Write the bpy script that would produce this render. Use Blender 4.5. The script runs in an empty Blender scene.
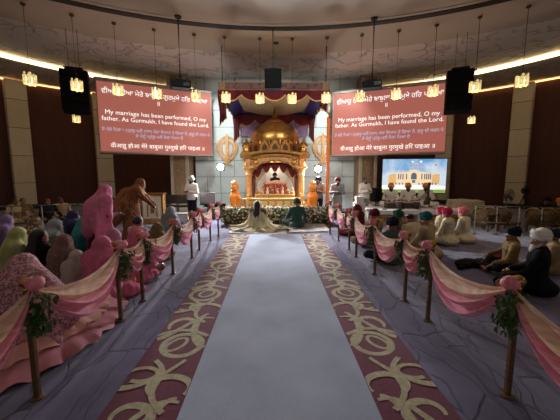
import bpy, math, random
import numpy as np
from mathutils import Vector, Matrix
random.seed(7)
rng = np.random.RandomState(11)
SC = bpy.context.scene
COL = SC.collection
PI = math.pi
R = math.radians

# ------------------------------------------------------------------ camera
F_PX = 300.0
PITCH = math.atan(36 / 300)
YAW = math.atan(6 / 300)
EYE = Vector((0, 0, 1.7))
cd = bpy.data.cameras.new('camera')
cam = bpy.data.objects.new('camera', cd)
COL.objects.link(cam)
cd.sensor_width = 36
cd.lens = 36 * F_PX / 560
cd.clip_start = .05
cd.clip_end = 200
cam.location = EYE
cam.rotation_euler = (PI / 2 - PITCH, 0, -YAW)
SC.camera = cam


def ray(px, py):
    u, v = (px - 280) / F_PX, (210 - py) / F_PX
    d = Vector((u, math.cos(PITCH) + v * math.sin(PITCH), -math.sin(PITCH) + v * math.cos(PITCH)))
    c, s = math.cos(YAW), math.sin(YAW)
    return Vector((d.x * c + d.y * s, -d.x * s + d.y * c, d.z))


def G(px, py, z=0.0):            # where a sight line meets the level z
    d = ray(px, py)
    return EYE + d * ((z - EYE.z) / d.z)


def D(px, py, y):                # where a sight line is y metres into the hall
    d = ray(px, py)
    return EYE + d * (y / d.y)


# ------------------------------------------------------------------ materials
def lin(c):
    return tuple(((v / 255) / 12.92 if v / 255 <= .04045 else ((v / 255 + .055) / 1.055) ** 2.4) for v in c)


MATS = {}


def mat(name, col, rough=.6, metal=0.0, var=.15, scale=14, emit=0.0, bump=0.0, sheen=0.0, alpha=1.0, spots=None, stripes=None, transl=0.0, stretch=None):
    """procedural principled material, colours in 0..255"""
    if name in MATS:
        return MATS[name]
    m = bpy.data.materials.new(name)
    m.use_nodes = True
    nt = m.node_tree
    N, L = nt.nodes, nt.links
    b = N['Principled BSDF']
    out = N['Material Output']
    tc = N.new('ShaderNodeTexCoord')
    mp = N.new('ShaderNodeMapping')
    L.new(tc.outputs['Object'], mp.inputs['Vector'])
    if stretch:
        mp.inputs['Scale'].default_value = stretch
    nz = N.new('ShaderNodeTexNoise')
    nz.inputs['Scale'].default_value = scale
    nz.inputs['Detail'].default_value = 3
    L.new(mp.outputs[0], nz.inputs['Vector'])
    rp = N.new('ShaderNodeValToRGB')
    c = lin(col)
    rp.color_ramp.elements[0].position = .3
    rp.color_ramp.elements[1].position = .7
    rp.color_ramp.elements[0].color = tuple(v * (1 - var) for v in c) + (1,)
    rp.color_ramp.elements[1].color = tuple(min(1, v * (1 + var)) for v in c) + (1,)
    L.new(nz.outputs['Fac'], rp.inputs[0])
    colout = rp.outputs[0]
    for kind, spec in (('s', spots), ('w', stripes)):
        if not spec:
            continue
        c2, sc2, thr = spec
        if kind == 's':
            t = N.new('ShaderNodeTexVoronoi')
            t.inputs['Scale'].default_value = sc2
            o = t.outputs['Distance']
        else:
            t = N.new('ShaderNodeTexWave')
            t.inputs['Scale'].default_value = sc2
            t.inputs['Distortion'].default_value = 2.5
            o = t.outputs['Fac']
        L.new(tc.outputs['Object'], t.inputs['Vector'])
        mt = N.new('ShaderNodeMath')
        mt.operation = 'LESS_THAN'
        mt.inputs[1].default_value = thr
        L.new(o, mt.inputs[0])
        mx = N.new('ShaderNodeMixRGB')
        mx.inputs[2].default_value = lin(c2) + (1,)
        L.new(mt.outputs[0], mx.inputs[0])
        L.new(colout, mx.inputs[1])
        colout = mx.outputs[0]
    L.new(colout, b.inputs['Base Color'])
    b.inputs['Roughness'].default_value = rough
    b.inputs['Metallic'].default_value = metal
    if rough > .75:
        b.inputs['Specular IOR Level'].default_value = .2
    if sheen:
        b.inputs['Sheen Weight'].default_value = sheen
    if emit:
        L.new(colout, b.inputs['Emission Color'])
        b.inputs['Emission Strength'].default_value = emit
    if bump:
        bp = N.new('ShaderNodeBump')
        bp.inputs['Strength'].default_value = bump
        bp.inputs['Distance'].default_value = .02
        L.new(nz.outputs['Fac'], bp.inputs['Height'])
        L.new(bp.outputs[0], b.inputs['Normal'])
    sh = b.outputs[0]
    if transl:
        tr = N.new('ShaderNodeBsdfTranslucent')
        L.new(colout, tr.inputs['Color'])
        ms = N.new('ShaderNodeMixShader')
        ms.inputs[0].default_value = transl
        L.new(sh, ms.inputs[1])
        L.new(tr.outputs[0], ms.inputs[2])
        sh = ms.outputs[0]
    if alpha < 1:
        tp = N.new('ShaderNodeBsdfTransparent')
        ms = N.new('ShaderNodeMixShader')
        ar = N.new('ShaderNodeMapRange')
        ar.inputs['From Min'].default_value = .3
        ar.inputs['From Max'].default_value = .7
        ar.inputs['To Min'].default_value = max(0, alpha - .15)
        ar.inputs['To Max'].default_value = min(1, alpha + .15)
        L.new(nz.outputs['Fac'], ar.inputs[0])
        L.new(ar.outputs[0], ms.inputs[0])
        L.new(tp.outputs[0], ms.inputs[1])
        L.new(sh, ms.inputs[2])
        sh = ms.outputs[0]
    if sh is not b.outputs[0]:
        L.new(sh, out.inputs['Surface'])
    MATS[name] = m
    return m


def glow(name, col, strength):
    if name in MATS:
        return MATS[name]
    m = bpy.data.materials.new(name)
    m.use_nodes = True
    N, L = m.node_tree.nodes, m.node_tree.links
    b = N['Principled BSDF']
    b.inputs['Base Color'].default_value = tuple(c * .35 for c in lin(col)) + (1,)
    b.inputs['Roughness'].default_value = .7
    b.inputs['Emission Color'].default_value = lin(col) + (1,)
    b.inputs['Emission Strength'].default_value = strength
    MATS[name] = m
    return m


# ------------------------------------------------------------------ mesh builder
def ortho(d):
    d = d.normalized()
    a = Vector((0, 0, 1)) if abs(d.z) < .9 else Vector((1, 0, 0))
    s = d.cross(a).normalized()
    return d, s, s.cross(d).normalized()


class MB:
    def __init__(self):
        self.v, self.f, self.m = [], [], []

    def add(self, vs, fs, mi=0, M=None):
        n = len(self.v)
        self.v += [tuple(M @ Vector(p)) if M is not None else tuple(p) for p in vs]
        self.f += [tuple(i + n for i in q) for q in fs]
        self.m += [mi] * len(fs)
        return self

    def box(self, c, s, mi=0, M=None, bev=0.0):
        x, y, z = [k / 2 for k in s]
        b = min(bev, x * .9, y * .9, z * .9)
        if b <= 0:
            vs = [(c[0] + i * x, c[1] + j * y, c[2] + k * z) for i in (-1, 1) for j in (-1, 1) for k in (-1, 1)]
            fs = [(0, 1, 3, 2), (4, 6, 7, 5), (0, 4, 5, 1), (2, 3, 7, 6), (0, 2, 6, 4), (1, 5, 7, 3)]
            return self.add(vs, fs, mi, M)
        vs, idx = [], {}
        for i in (-1, 1):
            for j in (-1, 1):
                for k in (-1, 1):
                    for a in range(3):
                        e = [x - b, y - b, z - b]
                        e[a] += b
                        idx[i, j, k, a] = len(vs)
                        vs.append((c[0] + i * e[0], c[1] + j * e[1], c[2] + k * e[2]))
        fs = []
        S = (-1, 1)
        for s_ in S:
            fs.append([idx[s_, j, k, 0] for j, k in ((-1, -1), (1, -1), (1, 1), (-1, 1))][::s_])
            fs.append([idx[j, s_, k, 1] for j, k in ((-1, -1), (1, -1), (1, 1), (-1, 1))][::-s_])
            fs.append([idx[j, k, s_, 2] for j, k in ((-1, -1), (1, -1), (1, 1), (-1, 1))][::s_])
        for p in S:
            for q in S:
                fs.append([idx[p, q, -1, 0], idx[p, q, 1, 0], idx[p, q, 1, 1], idx[p, q, -1, 1]][::p * q])
                fs.append([idx[p, -1, q, 0], idx[p, 1, q, 0], idx[p, 1, q, 2], idx[p, -1, q, 2]][::-p * q])
                fs.append([idx[-1, p, q, 1], idx[1, p, q, 1], idx[1, p, q, 2], idx[-1, p, q, 2]][::p * q])
                for r_ in S:
                    fs.append([idx[p, q, r_, 0], idx[p, q, r_, 1], idx[p, q, r_, 2]][::p * q * r_])
        return self.add(vs, fs, mi, M)

    def lathe(self, prof, seg=16, c=(0, 0, 0), mi=0, M=None, sx=1, sy=1, wob=None):
        vs, fs = [], []
        for r, z in prof:
            for k in range(seg):
                a = 2 * PI * k / seg
                w = wob(a, z) if wob else 1
                vs.append((c[0] + r * w * math.cos(a) * sx, c[1] + r * w * math.sin(a) * sy, c[2] + z))
        n = len(prof)
        for i in range(n - 1):
            for k in range(seg):
                k2 = (k + 1) % seg
                fs.append((i * seg + k, i * seg + k2, (i + 1) * seg + k2, (i + 1) * seg + k))
        fs.append(tuple(range(seg))[::-1])
        fs.append(tuple(range((n - 1) * seg, n * seg)))
        return self.add(vs, fs, mi, M)

    def sphere(self, c, r, mi=0, M=None, seg=12, rings=8):
        r = (r, r, r) if isinstance(r, (int, float)) else r
        vs, fs = [], []
        for i in range(1, rings):
            t = PI * i / rings
            for k in range(seg):
                a = 2 * PI * k / seg
                vs.append((c[0] + r[0] * math.sin(t) * math.cos(a), c[1] + r[1] * math.sin(t) * math.sin(a), c[2] + r[2] * math.cos(t)))
        vs += [(c[0], c[1], c[2] + r[2]), (c[0], c[1], c[2] - r[2])]
        T, B = len(vs) - 2, len(vs) - 1
        for k in range(seg):
            k2 = (k + 1) % seg
            fs.append((T, k, k2))
            fs.append((B, (rings - 2) * seg + k2, (rings - 2) * seg + k))
            for i in range(rings - 2):
                fs.append((i * seg + k, (i + 1) * seg + k, (i + 1) * seg + k2, i * seg + k2))
        return self.add(vs, fs, mi, M)

    def tube(self, path, rad, seg=8, mi=0, M=None, closed=False):
        P = [Vector(p) for p in path]
        n = len(P)
        rr = rad if isinstance(rad, (list, tuple)) else [rad] * n
        vs, fs = [], []
        prev = None
        for i in range(n):
            if closed:
                t = P[(i + 1) % n] - P[i - 1]
            else:
                t = P[min(i + 1, n - 1)] - P[max(i - 1, 0)]
            t.normalize()
            if prev is None:
                _, s, u = ortho(t)
            else:
                s = (prev - t * prev.dot(t)).normalized()
                u = t.cross(s)
            prev = s
            for k in range(seg):
                a = 2 * PI * k / seg
                vs.append(P[i] + (s * math.cos(a) + u * math.sin(a)) * rr[i])
        for i in range(n if closed else n - 1):
            j = (i + 1) % n
            for k in range(seg):
                k2 = (k + 1) % seg
                fs.append((i * seg + k, i * seg + k2, j * seg + k2, j * seg + k))
        if not closed:
            fs.append(tuple(range(seg))[::-1])
            fs.append(tuple(range((n - 1) * seg, n * seg)))
        return self.add(vs, fs, mi, M)

    def prism(self, pts, y0, y1, mi=0, M=None):
        """outline in x,z pushed from y0 to y1"""
        n = len(pts)
        vs = [(p[0], y0, p[1]) for p in pts] + [(p[0], y1, p[1]) for p in pts]
        fs = [tuple(range(n)), tuple(range(2 * n - 1, n - 1, -1))]
        fs += [(i, i + n, (i + 1) % n + n, (i + 1) % n) for i in range(n)]
        return self.add(vs, fs, mi, M)

    def band(self, A, B, y0, y1, mi=0, M=None):
        """solid between the open outlines A (outer) and B (inner) in x,z, from y0 to y1"""
        n = len(A)
        vs = [(p[0], y0, p[1]) for p in A] + [(p[0], y0, p[1]) for p in B]
        vs += [(p[0], y1, p[1]) for p in A] + [(p[0], y1, p[1]) for p in B]
        fs = []
        for i in range(n - 1):
            fs.append((i, i + 1, n + i + 1, n + i))
            fs.append((2 * n + i, 3 * n + i, 3 * n + i + 1, 2 * n + i + 1))
            fs.append((i, 2 * n + i, 2 * n + i + 1, i + 1))
            fs.append((n + i, n + i + 1, 3 * n + i + 1, 3 * n + i))
        fs.append((0, n, 3 * n, 2 * n))
        e = n - 1
        fs.append((e, 2 * n + e, 3 * n + e, n + e))
        return self.add(vs, fs, mi, M)

    def grid(self, nu, nv, fn, mi=0, M=None):
        vs = [fn(i / nu, j / nv) for i in range(nu + 1) for j in range(nv + 1)]
        w = nv + 1
        fs = [(i * w + j, (i + 1) * w + j, (i + 1) * w + j + 1, i * w + j + 1) for i in range(nu) for j in range(nv)]
        return self.add(vs, fs, mi, M)

    def build(self, name, mats, parent=None, smooth=False, loc=None, rz=0, fix=True):
        me = bpy.data.meshes.new(name)
        me.from_pydata([tuple(p) for p in self.v], [], self.f)
        for m in (mats if isinstance(mats, (list, tuple)) else [mats]):
            me.materials.append(m)
        me.polygons.foreach_set('material_index', self.m)
        if smooth:
            me.polygons.foreach_set('use_smooth', [True] * len(self.f))
        if fix:
            import bmesh
            bm = bmesh.new()
            bm.from_mesh(me)
            bmesh.ops.recalc_face_normals(bm, faces=bm.faces)
            bm.to_mesh(me)
            bm.free()
        me.update()
        o = bpy.data.objects.new(name, me)
        COL.objects.link(o)
        if smooth == 'auto':
            me.set_sharp_from_angle(angle=R(40))
        if parent is not None:
            o.parent = parent
        if loc is not None:
            o.location = loc
        if rz:
            o.rotation_euler = (0, 0, rz)
        return o


def empty(name, loc=(0, 0, 0), rz=0.0):
    o = bpy.data.objects.new(name, None)
    o.empty_display_size = .1
    COL.objects.link(o)
    o.location = loc
    o.rotation_euler = (0, 0, rz)
    return o


def tag(o, label, cat, group=None, kind=None):
    o['label'] = label
    o['category'] = cat
    if group:
        o['group'] = group
    if kind:
        o['kind'] = kind
    return o


def struct(o):
    o['kind'] = 'structure'
    return o


def copy_tree(o, parent=None):
    c = o.copy()
    COL.objects.link(c)
    if parent is not None:
        c.parent = parent
    for ch in list(o.children):
        copy_tree(ch, c)
    return c


# ------------------------------------------------------------------ rounded solids from smooth unions
class Blob:
    def __init__(self):
        self.p = []

    def cap(self, a, b, ra, rb=None, k=.04, neg=False, fl=None):
        self.p.append(('c', np.array(a, float), np.array(b, float), ra, ra if rb is None else rb, k, neg))
        return self

    def ell(self, c, r, rot=None, k=.04, neg=False):
        self.p.append(('e', np.array(c, float), np.array(r, float), None if rot is None else np.array(rot.to_3x3()), 0, k, neg))
        return self

    def mesh(self, res, disp=None, zmin=None):
        lo, hi = np.full(3, 9e9), np.full(3, -9e9)
        for t, a, b, ra, rb, k, neg in self.p:
            if neg:
                continue
            if t == 'c':
                m = max(ra, rb)
                lo = np.minimum(lo, np.minimum(a, b) - m)
                hi = np.maximum(hi, np.maximum(a, b) + m)
            else:
                m = b if ra is None else np.full(3, b.max())
                lo = np.minimum(lo, a - m)
                hi = np.maximum(hi, a + m)
        lo -= .06
        hi += .06
        n = np.ceil((hi - lo) / res).astype(int) + 1
        ax = [lo[i] + res * np.arange(n[i]) for i in range(3)]
        Dg = np.full(n, .5, np.float32)
        for t, a, b, ra, rb, k, neg in self.p:
            if t == 'c':
                m = max(ra, rb)
                l2, h2 = np.minimum(a, b) - m, np.maximum(a, b) + m
            else:
                m = b if ra is None else np.full(3, b.max())
                l2, h2 = a - m, a + m
            pad = k + 3 * res + .03
            i0 = np.clip(((l2 - pad - lo) / res).astype(int), 0, n - 1)
            i1 = np.clip(((h2 + pad - lo) / res).astype(int) + 2, 1, n)
            X = ax[0][i0[0]:i1[0]][:, None, None]
            Y = ax[1][i0[1]:i1[1]][None, :, None]
            Z = ax[2][i0[2]:i1[2]][None, None, :]
            if t == 'c':
                d = b - a
                L2 = max(float(d @ d), 1e-9)
                h = np.clip(((X - a[0]) * d[0] + (Y - a[1]) * d[1] + (Z - a[2]) * d[2]) / L2, 0, 1)
                q = np.sqrt((X - a[0] - h * d[0]) ** 2 + (Y - a[1] - h * d[1]) ** 2 + (Z - a[2] - h * d[2]) ** 2) - (ra + (rb - ra) * h)
            else:
                x, y, z = X - a[0], Y - a[1], Z - a[2]
                if ra is not None:
                    Q = ra
                    x, y, z = (Q[0, 0] * x + Q[1, 0] * y + Q[2, 0] * z, Q[0, 1] * x + Q[1, 1] * y + Q[2, 1] * z, Q[0, 2] * x + Q[1, 2] * y + Q[2, 2] * z)
                k0 = np.sqrt((x / b[0]) ** 2 + (y / b[1]) ** 2 + (z / b[2]) ** 2)
                k1 = np.sqrt((x / b[0] ** 2) ** 2 + (y / b[1] ** 2) ** 2 + (z / b[2] ** 2) ** 2) + 1e-9
                q = k0 * (k0 - 1) / k1
            sub = Dg[i0[0]:i1[0], i0[1]:i1[1], i0[2]:i1[2]]
            if neg:
                sub[...] = np.maximum(sub, -q)
            else:
                h = np.clip(.5 + .5 * (sub - q) / k, 0, 1)
                sub[...] = sub * (1 - h) + q * h - k * h * (1 - h)
        X, Y, Z = np.meshgrid(*ax, indexing='ij')
        if disp is not None:
            Dg = Dg + disp(X, Y, Z)
        if zmin is not None:
            Dg = np.maximum(Dg, zmin - Z)
        return nets(Dg, lo, res)


def nets(Dg, lo, res):
    S = Dg < 0
    n = Dg.shape
    corners = [(i, j, k) for i in (0, 1) for j in (0, 1) for k in (0, 1)]
    cs = tuple(k - 1 for k in n)
    cnt = np.zeros(cs, np.int8)
    for c in corners:
        cnt += S[c[0]:c[0] + cs[0], c[1]:c[1] + cs[1], c[2]:c[2] + cs[2]]
    act = (cnt > 0) & (cnt < 8)
    I = np.argwhere(act)
    idx = np.full(cs, -1, np.int32)
    idx[act] = np.arange(len(I))
    acc = np.zeros((len(I), 3))
    w = np.zeros(len(I))
    val = {c: Dg[I[:, 0] + c[0], I[:, 1] + c[1], I[:, 2] + c[2]] for c in corners}
    for c in corners:
        for a in range(3):
            if c[a] == 0:
                c2 = list(c)
                c2[a] = 1
                c2 = tuple(c2)
                v0, v1 = val[c], val[c2]
                x = (v0 < 0) != (v1 < 0)
                t = np.where(x, v0 / np.where(x, v0 - v1, 1), 0)
                p = np.tile(np.array(c, float), (len(I), 1))
                p[:, a] += t
                acc[x] += p[x]
                w[x] += 1
    V = lo + res * (I + acc / w[:, None])
    quads = []
    for a in range(3):
        b, c = (a + 1) % 3, (a + 2) % 3
        sl0 = [slice(1, n[i] - 1) for i in range(3)]
        sl1 = list(sl0)
        sl0[a] = slice(0, n[a] - 1)
        sl1[a] = slice(1, n[a])
        A, B = S[tuple(sl0)], S[tuple(sl1)]
        E = np.argwhere(A != B)
        if not len(E):
            continue
        flip = A[E[:, 0], E[:, 1], E[:, 2]]
        off = np.ones(3, int)
        off[a] = 0
        E = E + off
        def cell(db, dc):
            q = E.copy()
            q[:, b] -= db
            q[:, c] -= dc
            return idx[q[:, 0], q[:, 1], q[:, 2]]
        q = np.stack([cell(1, 1), cell(0, 1), cell(0, 0), cell(1, 0)], 1)
        q[~flip] = q[~flip][:, ::-1]
        quads.append(q)
    Q = np.concatenate(quads)
    Q = Q[(Q >= 0).all(1)]
    return V, Q


def blob_obj(name, blob, mt, parent=None, res=.018, disp=None, zmin=None, extra=None, mats=None):
    V, Q = blob.mesh(res, disp, zmin)
    mb = MB()
    mb.v = [tuple(p) for p in V.tolist()]
    mb.f = [tuple(q) for q in Q.tolist()]
    mb.m = [0] * len(mb.f)
    if extra:
        mb.add(extra.v, [], 0)
        n = len(mb.v) - len(extra.v)
        mb.f += [tuple(i + n for i in q) for q in extra.f]
        mb.m += extra.m
    return mb.build(name, mats or mt, parent, smooth=True, fix=False)
# ------------------------------------------------------------------ the setting
def node_mat(name):
    m = bpy.data.materials.new(name)
    m.use_nodes = True
    nt = m.node_tree
    return m, nt.nodes, nt.links, nt.nodes['Principled BSDF']


def chain(N, L, kind, ins=None, **props):
    n = N.new('ShaderNode' + kind)
    for k, v in props.items():
        setattr(n, k, v)
    for k, v in (ins or {}).items():
        if hasattr(v, 'node'):
            L.new(v, n.inputs[k])
        else:
            n.inputs[k].default_value = v
    return n


def carpet_mat(name, c_dark, c_light, carved):
    m, N, L, b = node_mat(name)
    tc = chain(N, L, 'TexCoord')
    n1 = chain(N, L, 'TexNoise', {'Vector': tc.outputs['Object'], 'Scale': 1.3, 'Detail': 4.0})
    r1 = chain(N, L, 'ValToRGB', {0: n1.outputs['Fac']})
    r1.color_ramp.elements[0].position, r1.color_ramp.elements[1].position = .35, .68
    r1.color_ramp.elements[0].color = lin(c_dark) + (1,)
    r1.color_ramp.elements[1].color = lin(c_light) + (1,)
    fine = chain(N, L, 'TexNoise', {'Vector': tc.outputs['Object'], 'Scale': 160.0, 'Detail': 2.0})
    fmul = chain(N, L, 'MapRange', {0: fine.outputs['Fac'], 'To Min': .8, 'To Max': 1.2})
    cx = chain(N, L, 'MixRGB', {0: 1.0, 1: r1.outputs[0], 2: fmul.outputs[0]}, blend_type='MULTIPLY')
    col = cx.outputs[0]
    hgt = fine.outputs['Fac']
    if carved:
        wv = chain(N, L, 'TexNoise', {'Vector': tc.outputs['Object'], 'Scale': 1.6, 'Detail': 2.0})
        wm = chain(N, L, 'MixRGB', {0: .35, 1: tc.outputs['Object'], 2: wv.outputs['Color']}, blend_type='ADD')
        mk = chain(N, L, 'TexNoise', {'Vector': tc.outputs['Object'], 'Scale': .9, 'Detail': 1.0})
        ln = None
        for rot, lo, hi in ((.75, .44, .47), (-.6, .56, .53)):
            mp = chain(N, L, 'Mapping', {0: wm.outputs[0], 'Scale': (3.4, 1.05, 1), 'Rotation': (0, 0, rot)})
            ve = chain(N, L, 'TexVoronoi', {'Vector': mp.outputs[0], 'Scale': 1.15, 'Randomness': 1.0}, feature='DISTANCE_TO_EDGE')
            l1 = chain(N, L, 'MapRange', {0: ve.outputs['Distance'], 'From Min': .006, 'From Max': .03, 'To Min': 1.0, 'To Max': 0.0})
            m1 = chain(N, L, 'MapRange', {0: mk.outputs['Fac'], 'From Min': lo, 'From Max': hi})
            p1 = chain(N, L, 'Math', {0: l1.outputs[0], 1: m1.outputs[0]}, operation='MULTIPLY')
            ln = p1 if ln is None else chain(N, L, 'Math', {0: ln.outputs[0], 1: p1.outputs[0]}, operation='MAXIMUM')
            vc = chain(N, L, 'TexVoronoi', {'Vector': mp.outputs[0], 'Scale': 1.15})
        ln = chain(N, L, 'MapRange', {0: ln.outputs[0], 'To Min': 1.0, 'To Max': .5})
        c2 = chain(N, L, 'MixRGB', {0: 1.0, 1: col, 2: ln.outputs[0]}, blend_type='MULTIPLY')
        sep = chain(N, L, 'SeparateColor', {0: vc.outputs['Color']})
        tn = chain(N, L, 'MapRange', {0: sep.outputs[0], 'To Min': .86, 'To Max': 1.12})
        c3 = chain(N, L, 'MixRGB', {0: 1.0, 1: c2.outputs[0], 2: tn.outputs[0]}, blend_type='MULTIPLY')
        col = c3.outputs[0]
        hgt = ln.outputs[0]
    L.new(col, b.inputs['Base Color'])
    b.inputs['Roughness'].default_value = .95
    b.inputs['Specular IOR Level'].default_value = .1
    b.inputs['Sheen Weight'].default_value = .25
    bp = chain(N, L, 'Bump', {'Height': hgt, 'Strength': .5, 'Distance': .012})
    L.new(bp.outputs[0], b.inputs['Normal'])
    return m


def relief_mat():
    m, N, L, b = node_mat('relief_plaster')
    tc = chain(N, L, 'TexCoord')
    wv = chain(N, L, 'TexNoise', {'Vector': tc.outputs['Object'], 'Scale': 1.3, 'Detail': 2.0})
    wm = chain(N, L, 'MixRGB', {0: .95, 1: tc.outputs['Object'], 2: wv.outputs['Color']}, blend_type='ADD')
    ve = chain(N, L, 'TexVoronoi', {'Vector': wm.outputs[0], 'Scale': 1.35}, feature='DISTANCE_TO_EDGE')
    mk = chain(N, L, 'TexNoise', {'Vector': tc.outputs['Object'], 'Scale': 1.7, 'Detail': 1.0})
    ln = chain(N, L, 'MapRange', {0: ve.outputs['Distance'], 'From Min': .0, 'From Max': .085, 'To Min': 1.0, 'To Max': 0.0})
    mm = chain(N, L, 'MapRange', {0: mk.outputs['Fac'], 'From Min': .44, 'From Max': .5})
    pr = chain(N, L, 'Math', {0: ln.outputs[0], 1: mm.outputs[0]}, operation='MULTIPLY')
    mx = chain(N, L, 'MixRGB', {0: pr.outputs[0], 1: lin((214, 207, 198)) + (1,), 2: lin((176, 168, 158)) + (1,)})
    L.new(mx.outputs[0], b.inputs['Base Color'])
    b.inputs['Roughness'].default_value = .8
    bp = chain(N, L, 'Bump', {'Height': pr.outputs[0], 'Strength': .6, 'Distance': .07})
    L.new(bp.outputs[0], b.inputs['Normal'])
    return m


def slab_mat(name, c1, c2, bw, bh, mortar, mcol, rough):
    m, N, L, b = node_mat(name)
    tc = chain(N, L, 'TexCoord')
    sp = chain(N, L, 'SeparateXYZ', {0: tc.outputs['Object']})
    xs = chain(N, L, 'Math', {0: sp.outputs[0], 1: 11.0}, operation='ADD')
    cb = chain(N, L, 'CombineXYZ', {0: xs.outputs[0], 1: sp.outputs[2]})
    br = chain(N, L, 'TexBrick', {'Vector': cb.outputs[0], 'Color1': lin(c1) + (1,), 'Color2': lin(c2) + (1,), 'Mortar': lin(mcol) + (1,), 'Scale': 1.0,
                                  'Mortar Size': mortar, 'Brick Width': bw, 'Row Height': bh}, offset=.5)
    nz = chain(N, L, 'TexNoise', {'Vector': tc.outputs['Object'], 'Scale': 2.2, 'Detail': 6.0, 'Distortion': 1.2})
    mr = chain(N, L, 'MapRange', {0: nz.outputs['Fac'], 'To Min': .82, 'To Max': 1.12})
    mx = chain(N, L, 'MixRGB', {0: 1.0, 1: br.outputs['Color'], 2: mr.outputs[0]}, blend_type='MULTIPLY')
    L.new(mx.outputs[0], b.inputs['Base Color'])
    b.inputs['Roughness'].default_value = rough
    return m


CARPET = carpet_mat('purple_carpet', (84, 80, 108), (114, 109, 138), True)
AISLE = carpet_mat('pale_aisle_carpet', (146, 152, 170), (168, 174, 192), False)
RELIEF = relief_mat()
PLASTER = mat('smooth_plaster', (192, 180, 166), .85, var=.05, scale=.6)
REDWALL = mat('red_brown_wall', (82, 46, 42), .75, var=.1, scale=1.2, stretch=(6, 6, .4))
MARBLE = slab_mat('pale_marble', (206, 224, 223), (216, 232, 231), 2.6, .78, .012, (110, 118, 116), .35)
STONE = slab_mat('column_stone', (204, 194, 172), (214, 204, 182), 40.0, 1.28, .014, (90, 80, 66), .5)
DARKTRIM = mat('dark_track', (38, 32, 28), .6, var=.1)
COVE = glow('cove_glow', (255, 218, 160), 5.0)

ZC = 6.1
mb = MB()
mb.grid(1, 1, lambda u, v: (-17 + 34 * u, -9 + 31 * v, 0))
struct(mb.build('floor', CARPET))


def stadium(rad, yc, n=72, back=-8.0):
    pts = [(-rad, back), (-rad, (back + yc) / 2)]
    pts += [(-rad * math.cos(PI * i / n), yc + rad * math.sin(PI * i / n)) for i in range(n + 1)]
    return pts + [(rad, (back + yc) / 2), (rad, back)]


def ring(mb, A, za, B, zb, mi=0):
    n = len(A)
    vs = [(p[0], p[1], za) for p in A] + [(p[0], p[1], zb) for p in B]
    mb.add(vs, [(i, i + 1, n + i + 1, n + i) for i in range(n - 1)], mi)


def disc_pts(rad, yc, n=96):
    return [(rad * math.cos(2 * PI * i / n), yc + rad * math.sin(2 * PI * i / n)) for i in range(n)]


WALLR, WALLY = 16.3, 4.24
ceil = MB()
inner = stadium(11.8, 5.2)
n_ = len(inner)
ceil.add([(p[0], p[1], ZC) for p in inner], [tuple(range(n_))], 0)
ring(ceil, inner, ZC, stadium(WALLR + .3, WALLY), ZC, 0)
disc = [p for p in disc_pts(13.05, -1.5) if p[1] > -8]
disc.sort(key=lambda p: -math.atan2(p[0], -(p[1] + 8.01)) % (2 * PI))
disc = [(13.05 * math.sin(t), -1.5 + 13.05 * math.cos(t)) for t in [(-2.05 + 4.1 * i / 90) for i in range(91)]]
ceil.add([(p[0], p[1], ZC - .05) for p in disc], [tuple(range(len(disc)))], 1)
rim = len(disc)
ceil.add([(p[0], p[1], ZC - .05) for p in disc] + [(p[0], p[1], ZC) for p in disc], [(i, i + 1, rim + i + 1, rim + i) for i in range(rim - 1)], 1)
struct(ceil.build('ceiling', [RELIEF, PLASTER]))

t = MB()
arc = [(-1.9 + 3.8 * i / 80) for i in range(81)]
for r0, r1, z in ((10.98, 11.2, ZC - .085), (10.84, 10.96, ZC - .07)):
    A = [(r0 * math.sin(a), -1.5 + r0 * math.cos(a)) for a in arc]
    B = [(r1 * math.sin(a), -1.5 + r1 * math.cos(a)) for a in arc]
    mi = 0 if r0 > 10.9 else 1
    ring(t, A, z, B, z, mi)
    ring(t, A, z, A, ZC - .045, mi)
    ring(t, B, z, B, ZC - .045, mi)
struct(t.build('trim_1', [DARKTRIM, PLASTER]))
t = MB()
ring(t, stadium(11.86, 5.2), 5.95, stadium(11.9, 5.2), 6.09, 0)
ring(t, stadium(11.86, 5.2), 5.95, stadium(11.94, 5.2), 5.95, 0)
ring(t, stadium(11.94, 5.2), 5.95, stadium(11.94, 5.2), 6.09, 0)
struct(t.build('trim_2', COVE))
t = MB()
ring(t, stadium(WALLR - .1, WALLY), 6.07, stadium(WALLR - .1, WALLY), 6.03)
ring(t, stadium(WALLR - .1, WALLY), 6.03, stadium(WALLR - .02, WALLY), 6.03)
struct(t.build('trim_3', glow('wall_wash_glow', (255, 190, 120), 3.5)))


def wall_arc(name, a0, a1, straight=0):
    w = MB()
    pts = [(WALLR * math.cos(a0 + (a1 - a0) * i / 40), WALLY + WALLR * math.sin(a0 + (a1 - a0) * i / 40)) for i in range(41)]
    if straight:
        pts = [(straight * WALLR, -8), (straight * WALLR, -2)] + pts
    ring(w, pts, 0, pts, 6.1)
    o = [(p[0] * 1.02, WALLY + (p[1] - WALLY) * 1.02) for p in pts]
    ring(w, o, 0, o, 6.1)
    ring(w, pts, 6.1, o, 6.1)
    b_ = [(p[0] * .994, WALLY + (p[1] - WALLY) * .994) for p in pts]
    struct(w.build(name, REDWALL, smooth=True))
    k = MB()
    ring(k, b_, 0, b_, .14)
    ring(k, b_, .14, pts, .14)
    struct(k.build(name.replace('wall', 'baseboard'), DARKTRIM))


wall_arc('wall_left', PI, R(108), -1)
wall_arc('wall_back', R(108), R(72))
wall_arc('wall_right', 0, R(72), 1)

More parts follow.
